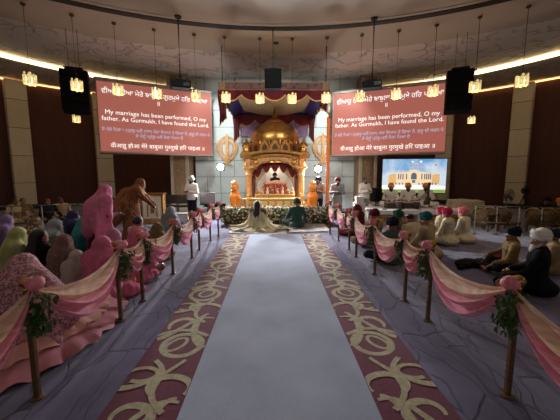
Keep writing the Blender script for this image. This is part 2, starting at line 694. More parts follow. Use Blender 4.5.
# stone pilasters standing against the round wall
trim_no = 4
for px in (24, 106, 442, 516, 586, -38):
    u = ray(px, 180)
    u.normalize()
    # meet the wall circle
    bq = u.x * 0 + u.y * (-WALLY)
    uu = u.x ** 2 + u.y ** 2
    s = (-bq + math.sqrt(bq * bq - uu * (WALLY ** 2 - WALLR ** 2))) / uu
    x, y = u.x * s, u.y * s
    k = MB()
    k.box((0, 0, 3.0), (.78, .5, 6.0), bev=.02)
    k.box((0, -.02, .12), (.84, .54, .24), 1, bev=.02)
    o = k.build('trim_%d' % trim_no, [STONE, DARKTRIM], loc=(x * .985, y * .985, 0))
    o.rotation_euler = (0, 0, math.atan2(y - WALLY, x) - PI / 2)
    struct(o)
    trim_no += 1

# marble stage wall and the two patterned pillars beside it
k = MB()
k.box((.1, 14.75, 3.05), (7.7, .3, 6.1))
struct(k.build('wall_stage', MARBLE))
JALI = mat('gilt_lattice_pillar', (150, 124, 92), .5, var=.15, scale=30, spots=((112, 88, 62), 16.0, .34))
CREAM = mat('cream_stone', (178, 168, 150), .5, var=.06, scale=3)
for s, x0, x1 in ((-1, -4.75, -3.86), (1, 3.88, 4.8)):
    k = MB()
    xm = (x0 + x1) / 2
    k.box((xm, 14.3, 3.0), (x1 - x0, .7, 6.0), 0)
    k.box((xm - s * .34, 13.94, 3.0), (.16, .06, 6.0), 1, bev=.01)
    k.box((xm + s * .36, 13.94, 3.0), (.12, .06, 6.0), 1, bev=.01)
    k.box((xm, 14.28, .15), (x1 - x0 + .06, .78, .3), 1, bev=.01)
    struct(k.build('trim_%d' % trim_no, [JALI, CREAM]))
    trim_no += 1

# ------------------------------------------------------------------ aisle carpet with scrolled borders
XC, IN_, OUT_ = .035, .715, 1.265
root = empty('aisle_carpet', (XC, 0, 0))
tag(root, 'pale grey aisle carpet with burgundy borders of gold scrolls leading to the couple', 'carpet')
k = MB()
k.box((0, 3.4, .004), (2 * IN_, 9.9, .008))
k.build('center_panel', AISLE, root)
BURG = mat('burgundy_pile', (98, 42, 58), .95, var=.18, scale=30, sheen=.2)
GOLD = mat('gold_pile', (164, 154, 124), .95, var=.22, scale=24, sheen=.2)


def scroll_band(sign):
    k = MB()
    w = OUT_ - IN_
    x0 = IN_
    k.box((x0 + w / 2, 3.4, .004), (w, 9.9, .0085), 0)

    def rib(fn, n, wd, z):
        P = [Vector(fn(i / n)) for i in range(n + 1)]
        vs = []
        for i, p in enumerate(P):
            tng = (P[min(i + 1, n)] - P[max(i - 1, 0)]).normalized()
            nn = Vector((-tng.y, tng.x))
            ww = (wd(i / n) if callable(wd) else wd) * .92
            for q in (p - nn * ww / 2, p + nn * ww / 2):
                vs.append((x0 + min(max(q.x, .004), w - .004), min(max(q.y, -1.5), 8.33), z))
        k.add(vs, [(2 * i, 2 * i + 1, 2 * i + 3, 2 * i + 2) for i in range(n)], 1)

    per = 1.32
    nrep = int(9.9 / per) + 1
    for r in range(nrep):
        v0 = -1.55 + r * per + .25
        fl = 1 if r % 2 == 0 else -1
        z = .0095

        jr = np.random.RandomState(40 + r)

        def loop(cx, cy, rx, ry, a0, a1, tilt=0.0):
            cx, cy, tilt = cx + jr.uniform(-.04, .04), cy + jr.uniform(-.06, .06), tilt + jr.uniform(-.35, .35)
            rx, ry = rx * jr.uniform(.85, 1.25), ry * jr.uniform(.85, 1.25)
            def f(t):
                a = a0 + (a1 - a0) * t
                x, y = rx * math.cos(a), ry * math.sin(a)
                return (cx + x * math.cos(tilt) - y * math.sin(tilt), v0 + cy + x * math.sin(tilt) + y * math.cos(tilt))
            return f
        rib(loop(.27, .16, .2, .2, 0, 2 * PI), 28, .062, z)
        rib(loop(.27, .16, .085, .11, 0, 2 * PI, .5), 20, .04, z + .0004)
        rib(loop(.36, .52, .16, .13, -.6, 4.1, .2), 22, lambda t: .03 + .045 * math.sin(PI * t), z + .0008)
        rib(loop(.08, .50, .15, .3, -1.7, 1.5), 20, lambda t: .035 + .04 * math.sin(PI * t), z + .0012)
        rib(lambda t: (.02 + .54 * t, v0 + .33 + .12 * math.sin(3 * t)), 14, .055, z + .0016)
        rib(lambda t: (.03 + .5 * t, v0 + .72 - .35 * t + .1 * math.sin(5 * t)), 16, lambda t: .03 + .05 * t, z + .002)
        rib(loop(.15, .93, .17, .12, -1.2, 3.6, .35), 22, lambda t: .035 + .04 * math.sin(PI * t), z + .0024)
        rib(lambda t: (.12 + .3 * t + .06 * math.sin(6 * t), v0 + .62 + .62 * t), 16, .05, z + .0028)
        rib(lambda t: (.55 - .42 * t, v0 + .88 + .36 * t * t), 14, lambda t: .07 - .03 * t, z + .0032)
        rib(loop(.42, 1.08, .12, .1, 0.4, 5.2), 20, .045, z + .0036)
    M_ = Matrix.Scale(sign, 4, (1, 0, 0))
    k.v = [tuple(M_ @ Vector(p)) for p in k.v]
    k.build('border', [BURG, GOLD], root)


scroll_band(1)
scroll_band(-1)
# ------------------------------------------------------------------ stage materials
GILT = mat('gilt_metal', (172, 126, 68), .36, .9, var=.3, scale=9, bump=.25)
GILTC = mat('carved_gilt', (184, 136, 80), .5, .3, var=.35, scale=26, bump=.8, spots=((84, 52, 22), 16.0, .22))
PALEGILT = mat('pale_gilt', (206, 170, 112), .5, .35, var=.2, scale=20, bump=.4)
MAROON = mat('maroon_velvet', (84, 14, 26), .8, var=.25, scale=10, sheen=.3)
MAROON_F = mat('maroon_cloth', (112, 20, 36), .75, var=.25, scale=8, sheen=.2)
FRINGE = mat('gold_fringe', (206, 166, 96), .6, .3, var=.3, scale=60)
NAVY = mat('navy_satin', (36, 26, 92), .5, var=.25, scale=6)
BLUE = mat('royal_blue_satin', (50, 40, 118), .5, var=.2, scale=6)
LILAC = mat('lilac_cloth', (184, 156, 198), .7, var=.12, scale=5, transl=.35)
EMBROID = mat('embroidered_gold', (196, 172, 130), .6, .1, var=.3, scale=30, spots=((120, 84, 60), 9.0, .24))
WHITEC = mat('white_cloth', (222, 216, 206), .8, var=.06, scale=6, transl=.25)
BLACK = mat('black_plastic', (9, 9, 10), .8, var=.2)
BLACKM = mat('black_metal', (26, 26, 28), .4, .6, var=.2)
IRON = mat('grey_metal', (110, 108, 104), .4, .8)

PY = 11.6                        # front columns of the pavilion
PX = D(275, 170, PY).x
SZ = .5                          # stage level
pl = empty('stage_platform', (PX, 12.4, 0))
tag(pl, 'low gilded platform carrying the domed pavilion behind the flower bank', 'platform')
k = MB()
k.box((0, 0, SZ / 2), (3.3, 3.7, SZ), 0, bev=.02)
k.build('deck', mat('deck_carpet', (150, 116, 84), .85, var=.15), pl)
for s, nm_ in ((-1, 'left'), (1, 'right')):
    rl = empty('gilded_side_railing', (PX + s * .98, 11.42, SZ))
    tag(rl, 'low gilded railing on the %s side of the offering shelf' % nm_, 'railing', 'stage railings')
    for i in range(3):
        k = MB()
        k.lathe([(.03, 0), (.035, .06), (.022, .12), (.03, .26), (.02, .38), (.035, .43), (.01, .48)], 10, (0, -.76 + .38 * i, 0))
        k.build('baluster', PALEGILT, rl, smooth='auto')
    for z in (.4, .12):
        k = MB()
        k.box((0, -.38, z), (.05, .8, .05), bev=.01)
        k.build('rail', PALEGILT, rl)

# ------------------------------------------------------------------ domed pavilion
pav = empty('gilded_pavilion', (PX, 12.6, SZ))
tag(pav, 'golden domed pavilion with carved arches and maroon swags on the stage', 'pavilion')
HW = 1.0                         # half distance between column axes
ZT = 2.0 - SZ                   # column top above the stage
for sx in (-1, 1):
    for sy in (-1, 1):
        k = MB()
        k.box((sx * HW, sy * HW, .07), (.34, .34, .14), bev=.02)
        k.lathe([(.15, .14), (.16, .19), (.14, .24), (.155, .31), (.13, .38), (.12, .7), (.115, 1.12), (.14, 1.17), (.12, 1.22), (.14, 1.33), (.17, 1.4)], 16, (sx * HW, sy * HW, 0),
                wob=lambda a, z: 1 + .05 * math.cos(10 * a))
        k.box((sx * HW, sy * HW, ZT - .05), (.4, .4, .1), bev=.02)
        k.build('column', mat('warm_gilt_paint', (196, 150, 92), .45, .3, var=.2, scale=12, bump=.3), pav, smooth='auto')


def arch_side(rot, nm):
    k = MB()
    n = 24
    top, und = [], []
    for i in range(n + 1):
        t = i / n
        x = -1.16 + 2.32 * t
        top.append((x, ZT + .3 + .2 * math.sin(PI * t) ** .8))
        xi = -.84 + 1.68 * t
        und.append((xi, ZT - .22 + .42 * math.sin(PI * t) ** .55 - (.045 * abs(math.sin(5 * PI * t)))))
    k.band(top, und, -1.1, -.92, 0)
    # eave ledge along the arch
    e0 = [(p[0] * 1.1, p[1] + .1) for p in top]
    e1 = [(p[0] * 1.1, p[1] - .0) for p in top]
    k.band(e0, e1, -1.3, -.9, 1)
    e2 = [(p[0] * 1.02, p[1] - .08) for p in top]
    e3 = [(p[0] * 1.02, p[1] - .14) for p in top]
    k.band(e2, e3, -1.16, -1.08, 1)
    u2 = [(p[0] * 1.0, p[1] + .06) for p in und]
    k.band(u2, und, -1.15, -1.08, 1)
    for s in (-1, 1):
        k.box((s * 1.0, -1.02, ZT + .1), (.36, .2, .5), 0, bev=.02)
        k.sphere((s * .72, -1.12, ZT + .14), (.1, .04, .1), 1)
        k.sphere((s * .98, -1.13, ZT + .12), (.1, .04, .14), 1)
    for i in range(9):
        t = (i + .5) / 9
        x = -.85 + 1.7 * t
        k.sphere((x, -1.11, ZT + .24 + .2 * math.sin(PI * t) ** .8 - .03), (.06, .03, .05), 1)
    M_ = Matrix.Rotation(rot, 4, 'Z')
    k.v = [tuple(M_ @ Vector(p)) for p in k.v]
    k.build(nm, [GILTC, GILT], pav, smooth='auto')


for i, nm in enumerate(('front_arch', 'side_arch', 'back_arch', 'side_arch')):
    arch_side(i * PI / 2, nm)
k = MB()
k.box((0, .6, .18), (1.7, 1.3, .36), bev=.02)
k.build('plinth', GILTC, pav)
k = MB()
k.box((0, 0, ZT + .42), (2.3, 2.3, .12), bev=.03)
k.lathe([(1.0, ZT + .46), (.98, ZT + .56), (.92, ZT + .6), (.92, ZT + .98), (.95, ZT + 1.0)], 32)
k.build('roof_deck', GILTC, pav)
DZ = ZT + .5
k = MB()                          # drum of lotus arches
for i in range(16):
    a = 2 * PI * i / 16
    Mr = Matrix.Rotation(a, 4, 'Z')
    pts = [(-.18, 0), (.18, 0), (.185, .26), (.11, .4), (0, .5), (-.11, .4), (-.185, .26)]
    k.prism(pts, -1.04, -.9, 1, Mr @ Matrix.Translation((0, 0, DZ)))
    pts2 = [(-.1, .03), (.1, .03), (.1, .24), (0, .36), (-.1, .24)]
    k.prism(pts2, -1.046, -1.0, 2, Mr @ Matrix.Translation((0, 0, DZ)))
    k.lathe([(.035, 0), (.04, .1), (.03, .3), (.05, .36), (.012, .5)], 8, (0, 0, 0), 1, Mr @ Matrix.Translation((.2, -1.0, DZ)))
k.build('dome_arcade', [GILTC, GILT, mat('painted_niche_shade', (74, 46, 24), .6, .3)], pav, smooth='auto')  # recess shade put into the dark colour of the niche panels
k = MB()
zc = DZ + .3
prof = [(.9, zc - .05), (.98, zc + .12), (1.01, zc + .28), (.99, zc + .46), (.9, zc + .64), (.74, zc + .79), (.54, zc + .9), (.38, zc + .96), (.34, zc + .99)]
k.lathe(prof, 48, wob=lambda a, z: 1 + .018 * abs(math.cos(8 * a)) - .018)
dome_ = k.build('dome', GILT, pav, smooth=True)
k = MB()
zf = zc + .97
k.lathe([(.36, zf - .02), (.4, zf + .03), (.34, zf + .07), (.24, zf + .11), (.16, zf + .17), (.11, zf + .21), (.13, zf + .24), (.09, zf + .27), (.06, zf + .34), (.08, zf + .38), (.04, zf + .42), (.03, zf + .5), (.04, zf + .53), (.012, zf + .6), (.006, zf + .7)], 20,
        wob=lambda a, z: 1 + .03 * math.cos(12 * a))
k.build('finial', GILT, dome_, smooth='auto')
for sx in (-1, 1):
    for sy in (-1, 1):
        k = MB()
        zb = ZT + .42
        k.box((sx * 1.08, sy * 1.08, zb + .05), (.36, .36, .12), bev=.02)
        k.lathe([(.15, .1), (.13, .14), (.13, .26), (.18, .29), (.17, .34), (.13, .42), (.07, .48), (.04, .5), (.055, .54), (.015, .6), (.006, .68)], 12, (sx * 1.08, sy * 1.08, zb))
        k.build('corner_turret', GILT, pav, smooth='auto')
# swags under the front arch
for i in range(5):
    k = MB()
    xa, xb = -.8 + .32 * i, -.8 + .32 * (i + 1)
    za = ZT - .2 + .34 * math.sin(PI * (i / 5)) ** .6
    zb = ZT - .2 + .34 * math.sin(PI * ((i + 1) / 5)) ** .6

    def fn(u, v):
        top = za + (zb - za) * u + .02
        return (xa + (xb - xa) * u, -.9 - .02 * math.sin(9 * v), top - v * (.15 + .22 * math.sin(PI * u)))
    k.grid(10, 6, fn)
    k.tube([(p[0], p[1] - .005, p[2]) for p in [fn(u / 10, 1) for u in range(11)]], .012, 6, 1)
    k.build('swag', [MAROON, FRINGE], pav, smooth=True)
for s in (-1, 1):
    k = MB()

    def fn(u, v):                 # gathered to the column at half height
        zt = ZT + .16
        z = zt - v * 1.42
        g = math.exp(-((v - .62) / .26) ** 2)
        wd = .78 * (1 - v) ** 1.7 + .13 + .07 * v
        x = s * (.86 - wd * u * (1 - .5 * g))
        return (x, -.82 + .035 * math.sin(u * 22 + v * 2), z)
    k.grid(28, 18, fn)
    k.build('white_curtain', mat('shade_toned_drape', (190, 178, 158), .8, var=.08), pav, smooth=True)  # shade on the backlit front curtain is put into its duller colour
    k = MB()
    k.grid(8, 14, lambda u, v: (s * (.9 - .16 * u * (1 - .3 * v)), -.86 + .03 * math.sin(u * 14), ZT - .1 - 1.1 * v))
    k.build('maroon_curtain', MAROON_F, pav, smooth=True)
k = MB()
k.grid(60, 4, lambda u, v: (-.92 + 1.84 * u, .88 + .008 * math.sin(u * 60), ZT + .12 - 1.24 * v))
k.build('back_curtain', WHITEC, pav, smooth=True)

# ------------------------------------------------------------------ throne with its cloths
th = empty('cloth_covered_throne', (PX, 12.25, SZ + .36))
tag(th, 'low throne under a red and gold cloth inside the pavilion', 'throne')
k = MB()
k.box((0, .1, .12), (1.0, .7, .24), bev=.03)
for sx in (-1, 1):
    for sy in (-.2, .4):
        k.lathe([(.05, 0), (.06, .1), (.04, .2), (.06, .26), (.03, .34)], 10, (sx * .5, sy, 0))
k.build('frame', GILTC, th, smooth='auto')
REDGOLD = mat('red_gold_cloth', (140, 44, 44), .7, var=.25, scale=18, spots=((206, 160, 96), 14.0, .3))
k = MB()


def fn(u, v):
    x = -.44 + .88 * u
    L_ = v * .95
    if L_ < .42:
        return (x, -.27 - .012 * math.sin(u * 30), .02 + L_)
    return (x, -.27 + (L_ - .42), .44 + .03 * math.sin(PI * u))


k.grid(24, 16, fn)
k.build('front_cloth', REDGOLD, th, smooth=True)
bl = Blob()
bl.ell((0, .12, .47), (.42, .26, .1)).ell((-.3, .1, .45), (.2, .25, .09)).ell((.3, .1, .45), (.2, .25, .09)).ell((.12, .1, .53), (.16, .16, .07))
blob_obj('cushion', bl, mat('peach_gold_cloth', (198, 150, 112), .75, var=.2, scale=22, spots=((150, 70, 60), 20.0, .22)), th, .03,
         disp=lambda X, Y, Z: .012 * np.sin(18 * X + 9 * Z))

# ------------------------------------------------------------------ altar tables and offerings before the throne
alt = empty('gilded_altar_bench', (PX - .12, 10.95, SZ))
tag(alt, 'long low gilded bench with a panelled front between the bride and the throne', 'bench')
k = MB()
k.box((0, 0, .3), (2.1, .36, .05), bev=.012)
k.build('top', PALEGILT, alt)
k = MB()
k.box((0, -.1, .14), (2.0, .05, .27))
for i in range(7):
    k.box((-.84 + .28 * i, -.135, .14), (.2, .03, .17), 1, bev=.01)
k.build('front_panel', [GILTC, PALEGILT], alt)
for s in (-1, 1):
    k = MB()
    k.lathe([(.06, 0), (.07, .04), (.045, .1), (.06, .22), (.07, .28)], 12, (s * .98, .04, 0))
    k.build('leg', GILT, alt, smooth='auto')
tier = empty('gilded_offering_shelf', (PX, 11.25, SZ))
tag(tier, 'narrow gilded shelf of offerings between the bench and the columns', 'shelf')
k = MB()
k.box((0, 0, .43), (1.5, .24, .04), bev=.01)
k.build('top', PALEGILT, tier)
k = MB()
k.box((0, .02, .2), (1.44, .16, .41), bev=.01)
k.build('body', GILTC, tier)
places = ['at the left end of the offering shelf', 'second from the left on the offering shelf', 'third from the left on the offering shelf',
          'left of centre on the offering shelf', 'right of centre on the offering shelf', 'third from the right on the offering shelf',
          'second from the right on the offering shelf', 'at the right end of the offering shelf']
for i, p in enumerate(places):
    k = MB()
    h = .12 + .04 * (i % 3)
    k.lathe([(.035, 0), (.05, .03), (.055, h * .5), (.025, h * .8), (.035, h), (.03, h)], 12)
    o = k.build('offering_vase', [GILT, PALEGILT, mat('white_ceramic', (214, 204, 190), .4)][i % 3], None, smooth='auto',
                loc=(PX - .66 + 1.32 * i / 7, 11.25, SZ + .45))
    tag(o, ('brass', 'pale gilt', 'white')[i % 3] + ' little vase ' + p, 'vase', 'offering vases')
    k = MB()
    for j in range(7):
        a = j * .9
        k.sphere((.03 * math.cos(a), .03 * math.sin(a), h + .03 + .01 * (j % 3)), .024, 0, seg=6, rings=5)
    k.build('posy', mat('posy_petals', (196, 150, 128), .8, var=.3, scale=40), o)

# ------------------------------------------------------------------ orange draped urns at the stage corners
ORANGE = mat('orange_satin', (232, 128, 30), .35, var=.25, scale=5)
AMBER = mat('pale_orange_silk', (238, 176, 96), .4, var=.2, scale=9)
for px, lab in ((235, 'glossy orange draped urn at the left corner of the stage'), (312.5, 'glossy orange draped urn at the right corner of the stage')):
    p = D(px, 200, 10.7)
    u = empty('draped_urn', (p.x, 10.75, SZ))
    tag(u, lab, 'urn', 'orange urns')
    k = MB()
    k.lathe([(.15, 0), (.17, .03), (.15, .08), (.17, .18), (.19, .36), (.18, .46), (.13, .54), (.11, .58), (.12, .6)], 28, wob=lambda a, z: 1 + .045 * math.cos(9 * a) * min(1, z * 4))
    k.build('body', ORANGE, u, smooth=True)
    k = MB()
    k.lathe([(.13, .56), (.15, .6), (.11, .64)], 20, mi=1)
    k.lathe([(.1, .62), (.135, .7), (.13, .78), (.09, .84), (.1, .86)], 20, mi=0)
    k.build('neck_bow', [ORANGE, GILT], u, smooth=True)
    k = MB()
    for j in range(9):
        a = j * 2 * PI / 8
        rr = .07 if j < 8 else 0
        k.sphere((rr * math.cos(a), rr * math.sin(a), .88 + (.05 if j == 8 else 0)), (.05, .05, .06), 0, seg=8, rings=6)
    k.build('top_knot', AMBER, u, smooth=True)

# ------------------------------------------------------------------ bank of flowers
x0, x1 = D(222, 220, 10.2).x, D(331, 220, 10.2).x
hedge = empty('flower_bank', ((x0 + x1) / 2, 10.2, 0))
tag(hedge, 'long bank of white and blush flowers along the front of the stage', 'flower arrangement')
LEAF = mat('dark_leaf', (84, 100, 62), .6, var=.4, scale=20)
HL = (x1 - x0) / 2
k = MB()
k.box((0, .06, .24), (2 * HL - .1, .3, .48), 0, bev=.06)
for i in range(2600):
    a, zz = rng.uniform(-HL, HL), rng.uniform(.02, .56)
    yy = -.12 - .06 * math.sin(zz * 5) - rng.uniform(0, .06) if rng.rand() < .7 else rng.uniform(-.15, .25)
    if yy > -.1:
        zz = .5 + rng.uniform(-.03, .07)
    e = Matrix.Translation((a, yy, zz)) @ Matrix.Rotation(rng.uniform(0, 6), 4, 'Z') @ Matrix.Rotation(rng.uniform(-1.2, 1.2), 4, 'X')
    s = rng.uniform(.03, .06)
    k.add([(0, -s, 0), (s * .45, 0, .008), (0, s, 0), (-s * .45, 0, .008)], [(0, 1, 2, 3)], 0, e)
o = k.build('foliage', LEAF, hedge, fix=False)
o['kind'] = 'stuff'
k = MB()
for i in range(520):
    a, zz = rng.uniform(-HL, HL), rng.uniform(.03, .58)
    yy = -.16 - .07 * math.sin(zz * 5) if rng.rand() < .75 else rng.uniform(-.15, .2)
    if yy > -.12:
        zz = .55 + rng.uniform(-.02, .05)
    s = rng.uniform(.022, .045)
    k.sphere((a, yy, zz), (s, s, s * .8), int(rng.choice(4, p=[.42, .22, .1, .26])), seg=7, rings=5)
o = k.build('blossoms', [mat('cream_petals', (218, 206, 184), .8), mat('blush_petals', (212, 184, 166), .8), mat('rose_petals', (176, 128, 122), .8), mat('sage_petals', (150, 152, 112), .8)], hedge, smooth=True, fix=False)
o['kind'] = 'stuff'

# ------------------------------------------------------------------ white sheets before the stage
SHEET = mat('white_floor_sheet', (204, 200, 200), .9, var=.06, scale=3, bump=.2)
for (ax, ay), (bx, by), (cx_, cy_), (dx, dy), lab in (
        ((228, 233.5), (287, 235), (286, 224), (238, 224), 'white floor sheet under the bride'),
        ((289, 233), (331, 232), (324, 223.5), (289, 223.5), 'white floor sheet under the groom')):
    q = [G(ax, ay), G(bx, by), G(cx_, cy_), G(dx, dy)]
    k = MB()

    def fn(u, v):
        p = (q[0] * (1 - u) + q[1] * u) * (1 - v) + (q[3] * (1 - u) + q[2] * u) * v
        return (p.x, p.y, .014 + .004 * math.sin(17 * u + 9 * v) + .003 * math.sin(31 * v))
    k.grid(16, 16, fn)
    o = k.build('floor_sheet', SHEET, None, smooth=True)
    md = o.modifiers.new('thickness', 'SOLIDIFY')
    md.thickness = .006
    tag(o, lab, 'sheet', 'floor sheets')

# ------------------------------------------------------------------ hanging canopy over the pavilion
CF, CB = 10.85, 14.35
cx0, cx1 = D(219.5, 86, CF).x, D(328.5, 86, CF).x
ZTOP = D(274, 82.5, CF).z
ZBOT = D(274, 90.5, CF).z
can = empty('hanging_canopy', ((cx0 + cx1) / 2, (CF + CB) / 2, ZBOT))
tag(can, 'square cloth canopy with maroon and gold valances hung above the pavilion', 'canopy')
W2, DP = (cx1 - cx0) / 2, (CB - CF) / 2
H_ = ZTOP - ZBOT
BANDM = mat('brocade_band', (84, 54, 46), .7, var=.35, scale=16, spots=((58, 24, 40), 6.0, .35))
k = MB()
for s in (-1, 1):
    k.box((0, s * DP, H_ / 2), (2 * W2 + .06, .06, H_), 0, bev=.01)
    k.box((s * W2, 0, H_ / 2), (.06, 2 * DP, H_), 0, bev=.01)
    k.box((0, s * (DP + .02), H_ - .01), (2 * W2 + .08, .06, .035), 1)
    k.box((0, s * (DP + .02), .01), (2 * W2 + .08, .06, .035), 1)
    for sx in (-1, 1):
        k.box((sx * (W2 - .1), s * (DP + .025), H_ / 2), (.24, .05, H_ * .9), 1, bev=.02)
k.build('frame', [BANDM, mat('dull_gold_braid', (120, 88, 56), .7)], can)


def valance(nm, ax, pos, span, n, drop, dip, mats, parent, z0=0.0, fringe=True):
    k = MB()

    def fn(u, v):
        x = -span + 2 * span * u
        d = drop * (.45 + .55 * abs(math.sin(PI * n * u)) ** .8) if dip else drop
        y = pos + .02 * math.sin(u * n * 12) * v
        z = z0 - v * d
        return (x, y, z) if ax == 'x' else (y, x, z)
    k.grid(n * 12, 5, fn)
    if fringe:
        k.tube([fn(i / (n * 12), 1) for i in range(n * 12 + 1)], .022, 6, 1)
    return k.build(nm, mats, parent, smooth=True)


valance('front_valance', 'x', -DP - .05, W2, 5, .36, True, [MAROON, FRINGE], can)
for s in (-1, 1):
    valance('side_valance', 'y', s * (W2 - .02), DP, 6, .3, True, [MAROON_F, FRINGE], can)
k = MB()                           # underside cloth, sagging gently
k.grid(24, 24, lambda u, v: (-W2 * .74 + W2 * 1.48 * u, -DP * .96 + 1.9 * DP * v, -.0 - .22 * math.sin(PI * u) * (.35 + .65 * v)))
k.build('underside_cloth', EMBROID, can, smooth=True)
for s in (-1, 1):
    k = MB()
    k.grid(6, 16, lambda u, v: (s * (W2 * .73 + W2 * .25 * u), -DP * .96 + 1.9 * DP * v, .02 - .05 * math.sin(PI * u) - .3 * v * u))
    k.build('side_cloth', BLUE, can, smooth=True)
valance('back_valance', 'x', DP - .1, W2 * .93, 1, .36, False, [NAVY, FRINGE], can, -.06, False)
valance('back_scallops', 'x', DP - .16, W2 * .93, 4, .5, True, [MAROON_F, FRINGE], can, -.2)
valance('back_curtain', 'x', DP - .05, W2 * .83, 18, .98, False, [LILAC, FRINGE], can, -.14, False)
for sx in (-1, 1):
    for sy, ln in ((-1, 1.2), (1, 1.5)):
        k = MB()
        xx, yy = sx * (W2 - (.1 if sy < 0 else .18)), sy * (DP - (.0 if sy < 0 else .3))
        ln_ = ln if not (sx > 0 and sy < 0) else .8

        def fn(u, v):
            return (xx + (.16 + .02 * math.sin(7 * v)) * (u - .5) * 2 * (1 - .25 * v), yy + .05 * math.sin(16 * u), .02 - ln_ * v * (1 - .22 * (u if sx < 0 else 1 - u)))
        k.grid(10, 12, fn)
        k.tube([fn(i / 10, 1) for i in range(11)], .02, 6, 1)
        k.build('corner_drape', [MAROON, FRINGE], can, smooth=True)
for sx in (-1, 1):
    for sy in (-1, 1):
        k = MB()
        k.tube([(sx * (W2 - .1), sy * DP, H_), (sx * (W2 - .1), sy * DP, ZC - .02 - ZBOT)], .018, 8)
        k.build('hanger_rod', BLACKM, can)

# ------------------------------------------------------------------ khanda emblems on the marble wall
KG = mat('emblem_gold', (216, 168, 108), .45, .2, var=.12, scale=6)
for cx, cy, lab in ((227, 150.5, 'golden crossed sword emblem on the marble wall, left of the pavilion'), (323, 149.5, 'golden crossed sword emblem on the marble wall, right of the pavilion')):
    c = D(cx, cy, 14.5)
    e = empty('sword_emblem', (c.x, 14.585, c.z))
    tag(e, lab, 'emblem', 'sword emblems')
    k = MB()
    circ = lambda r, n=40: [(r * .72 * math.cos(PI / 2 + 2 * PI * i / n), .1 + r * math.sin(PI / 2 + 2 * PI * i / n)) for i in range(n + 1)]
    k.band(circ(.42), circ(.33), -.03, .01)
    k.build('ring', KG, e)
    k = MB()
    k.prism([(0, .8), (.06, .66), (.085, .5), (.06, .3), (.075, -.05), (.055, -.3), (.17, -.36), (.17, -.41), (.04, -.42), (.04, -.58), (0, -.68), (-.04, -.58), (-.04, -.42), (-.17, -.41), (-.17, -.36), (-.055, -.3), (-.075, -.05), (-.06, .3), (-.085, .5), (-.06, .66)], -.06, -.02)
    k.build('double_edged_sword', KG, e)
    for s in (-1, 1):
        n = 26
        A, B = [], []
        for i in range(n + 1):
            t = i / n
            q = math.sin(PI * t ** .85)
            xo = .06 + .45 * max(q, 0) ** .75
            wd = .03 + .13 * max(q, 0) ** .8
            A.append((s * xo, .68 - 1.2 * t))
            B.append((s * (xo - wd), .64 - 1.14 * t))
        k = MB()
        k.band(A, B, -.045, .0)
        k.prism([(-s * .02, -.5), (s * .06, -.56), (-s * .16, -.72), (-s * .24, -.68)], -.05, -.01)
        k.prism([(s * .02, -.44), (s * .1, -.42), (s * .12, -.52), (s * .04, -.55)], -.055, .0)
        k.build('curved_sword', KG, e)

# ------------------------------------------------------------------ light stands
LAMPW = glow('lamp_white', (255, 246, 228), 60)
for px, py, yy, lab in ((220.5, 167, 11.7, 'bright work lamp on a black stand left of the pavilion'), (318, 169, 11.9, 'bright work lamp on a black stand right of the pavilion')):
    p = D(px, py, yy)
    b_ = empty('lamp_stand', (p.x, yy, 0))
    tag(b_, lab, 'lamp', 'stage lamp stands')
    k = MB()
    k.tube([(0, 0, .1), (0, 0, p.z - .1)], .016, 8)
    k.build('pole', BLACKM, b_, smooth=True)
    for j in range(3):
        a = j * 2 * PI / 3 + .4
        k = MB()
        k.tube([(0, 0, .5), (.3 * math.cos(a), .3 * math.sin(a), .015)], .012, 6)
        k.build('leg', BLACKM, b_)
    k = MB()
    k.box((0, .03, p.z), (.3, .08, .3), bev=.02)
    lh_ = k.build('lamp_head', BLACKM, b_)
    k = MB()
    k.lathe([(.02, 0), (.12, 0), (.12, .01), (.02, .012)], 20, M=Matrix.Translation((0, -.015, p.z)) @ Matrix.Rotation(PI / 2, 4, 'X'))
    k.build('lens', LAMPW, lh_)

# ------------------------------------------------------------------ orange flag pole
p0 = D(327, 208, 10.75)
fp = empty('flag_pole', (p0.x, 10.75, 0))
zt = D(327, 98, 10.75).z
tag(fp, 'tall pole wrapped in orange cloth to the right of the stage', 'flag pole')
k = MB()
k.lathe([(.16, 0), (.16, .03), (.05, .06)], 20)
k.build('base', BLACKM, fp, smooth='auto')
k = MB()
k.tube([(0, 0, .04)] + [(0, 0, .3 + i * .12) for i in range(int((zt - .8) / .12))], [.055 + .006 * ((i * 7) % 3) for i in range(1 + int((zt - .8) / .12))], 12)
k.build('wrapped_shaft', mat('saffron_cloth', (216, 108, 34), .7, var=.2, scale=20), fp, smooth=True)
k = MB()
k.lathe([(.06, zt - .5), (.075, zt - .44), (.07, zt - .26), (.04, zt - .2), (.03, zt - .1), (.045, zt - .05), (.004, zt + .12)], 12)
k.build('spear_tip', mat('silver_tip', (206, 200, 190), .4, .3), fp, smooth='auto')

# ------------------------------------------------------------------ easel with a framed board
p = G(212, 218)
ea = empty('display_easel', (p.x, 10.9, 0), .1)
tag(ea, 'grey board on a dark easel beside the left end of the flower bank', 'easel')
k = MB()
k.box((0, -.03, .82), (.54, .03, .42), 0, bev=.008)
k.box((0, -.047, .82), (.46, .01, .34), 1)
k.build('board', [mat('grey_frame', (96, 88, 88), .6), mat('grey_board', (120, 110, 112), .7, var=.2, scale=8)], ea)
for q in ((-.22, -.02, 0), (.22, -.02, 0), (0, .34, 0)):
    k = MB()
    k.tube([(q[0], q[1], .01), (q[0] * .25, .02, 1.12)], .016, 6)
    k.build('leg', BLACKM, ea)
k = MB()
k.box((0, -.05, .6), (.56, .06, .03))
k.build('ledge', BLACKM, ea)
# ------------------------------------------------------------------ pendant lamps
GLASS = mat('amber_glass', (226, 198, 140), .3, var=.45, scale=24, emit=.85)
BULB = glow('bulb_glow', (255, 222, 160), 40)
BRASSD = mat('dark_brass', (92, 70, 44), .45, .7)


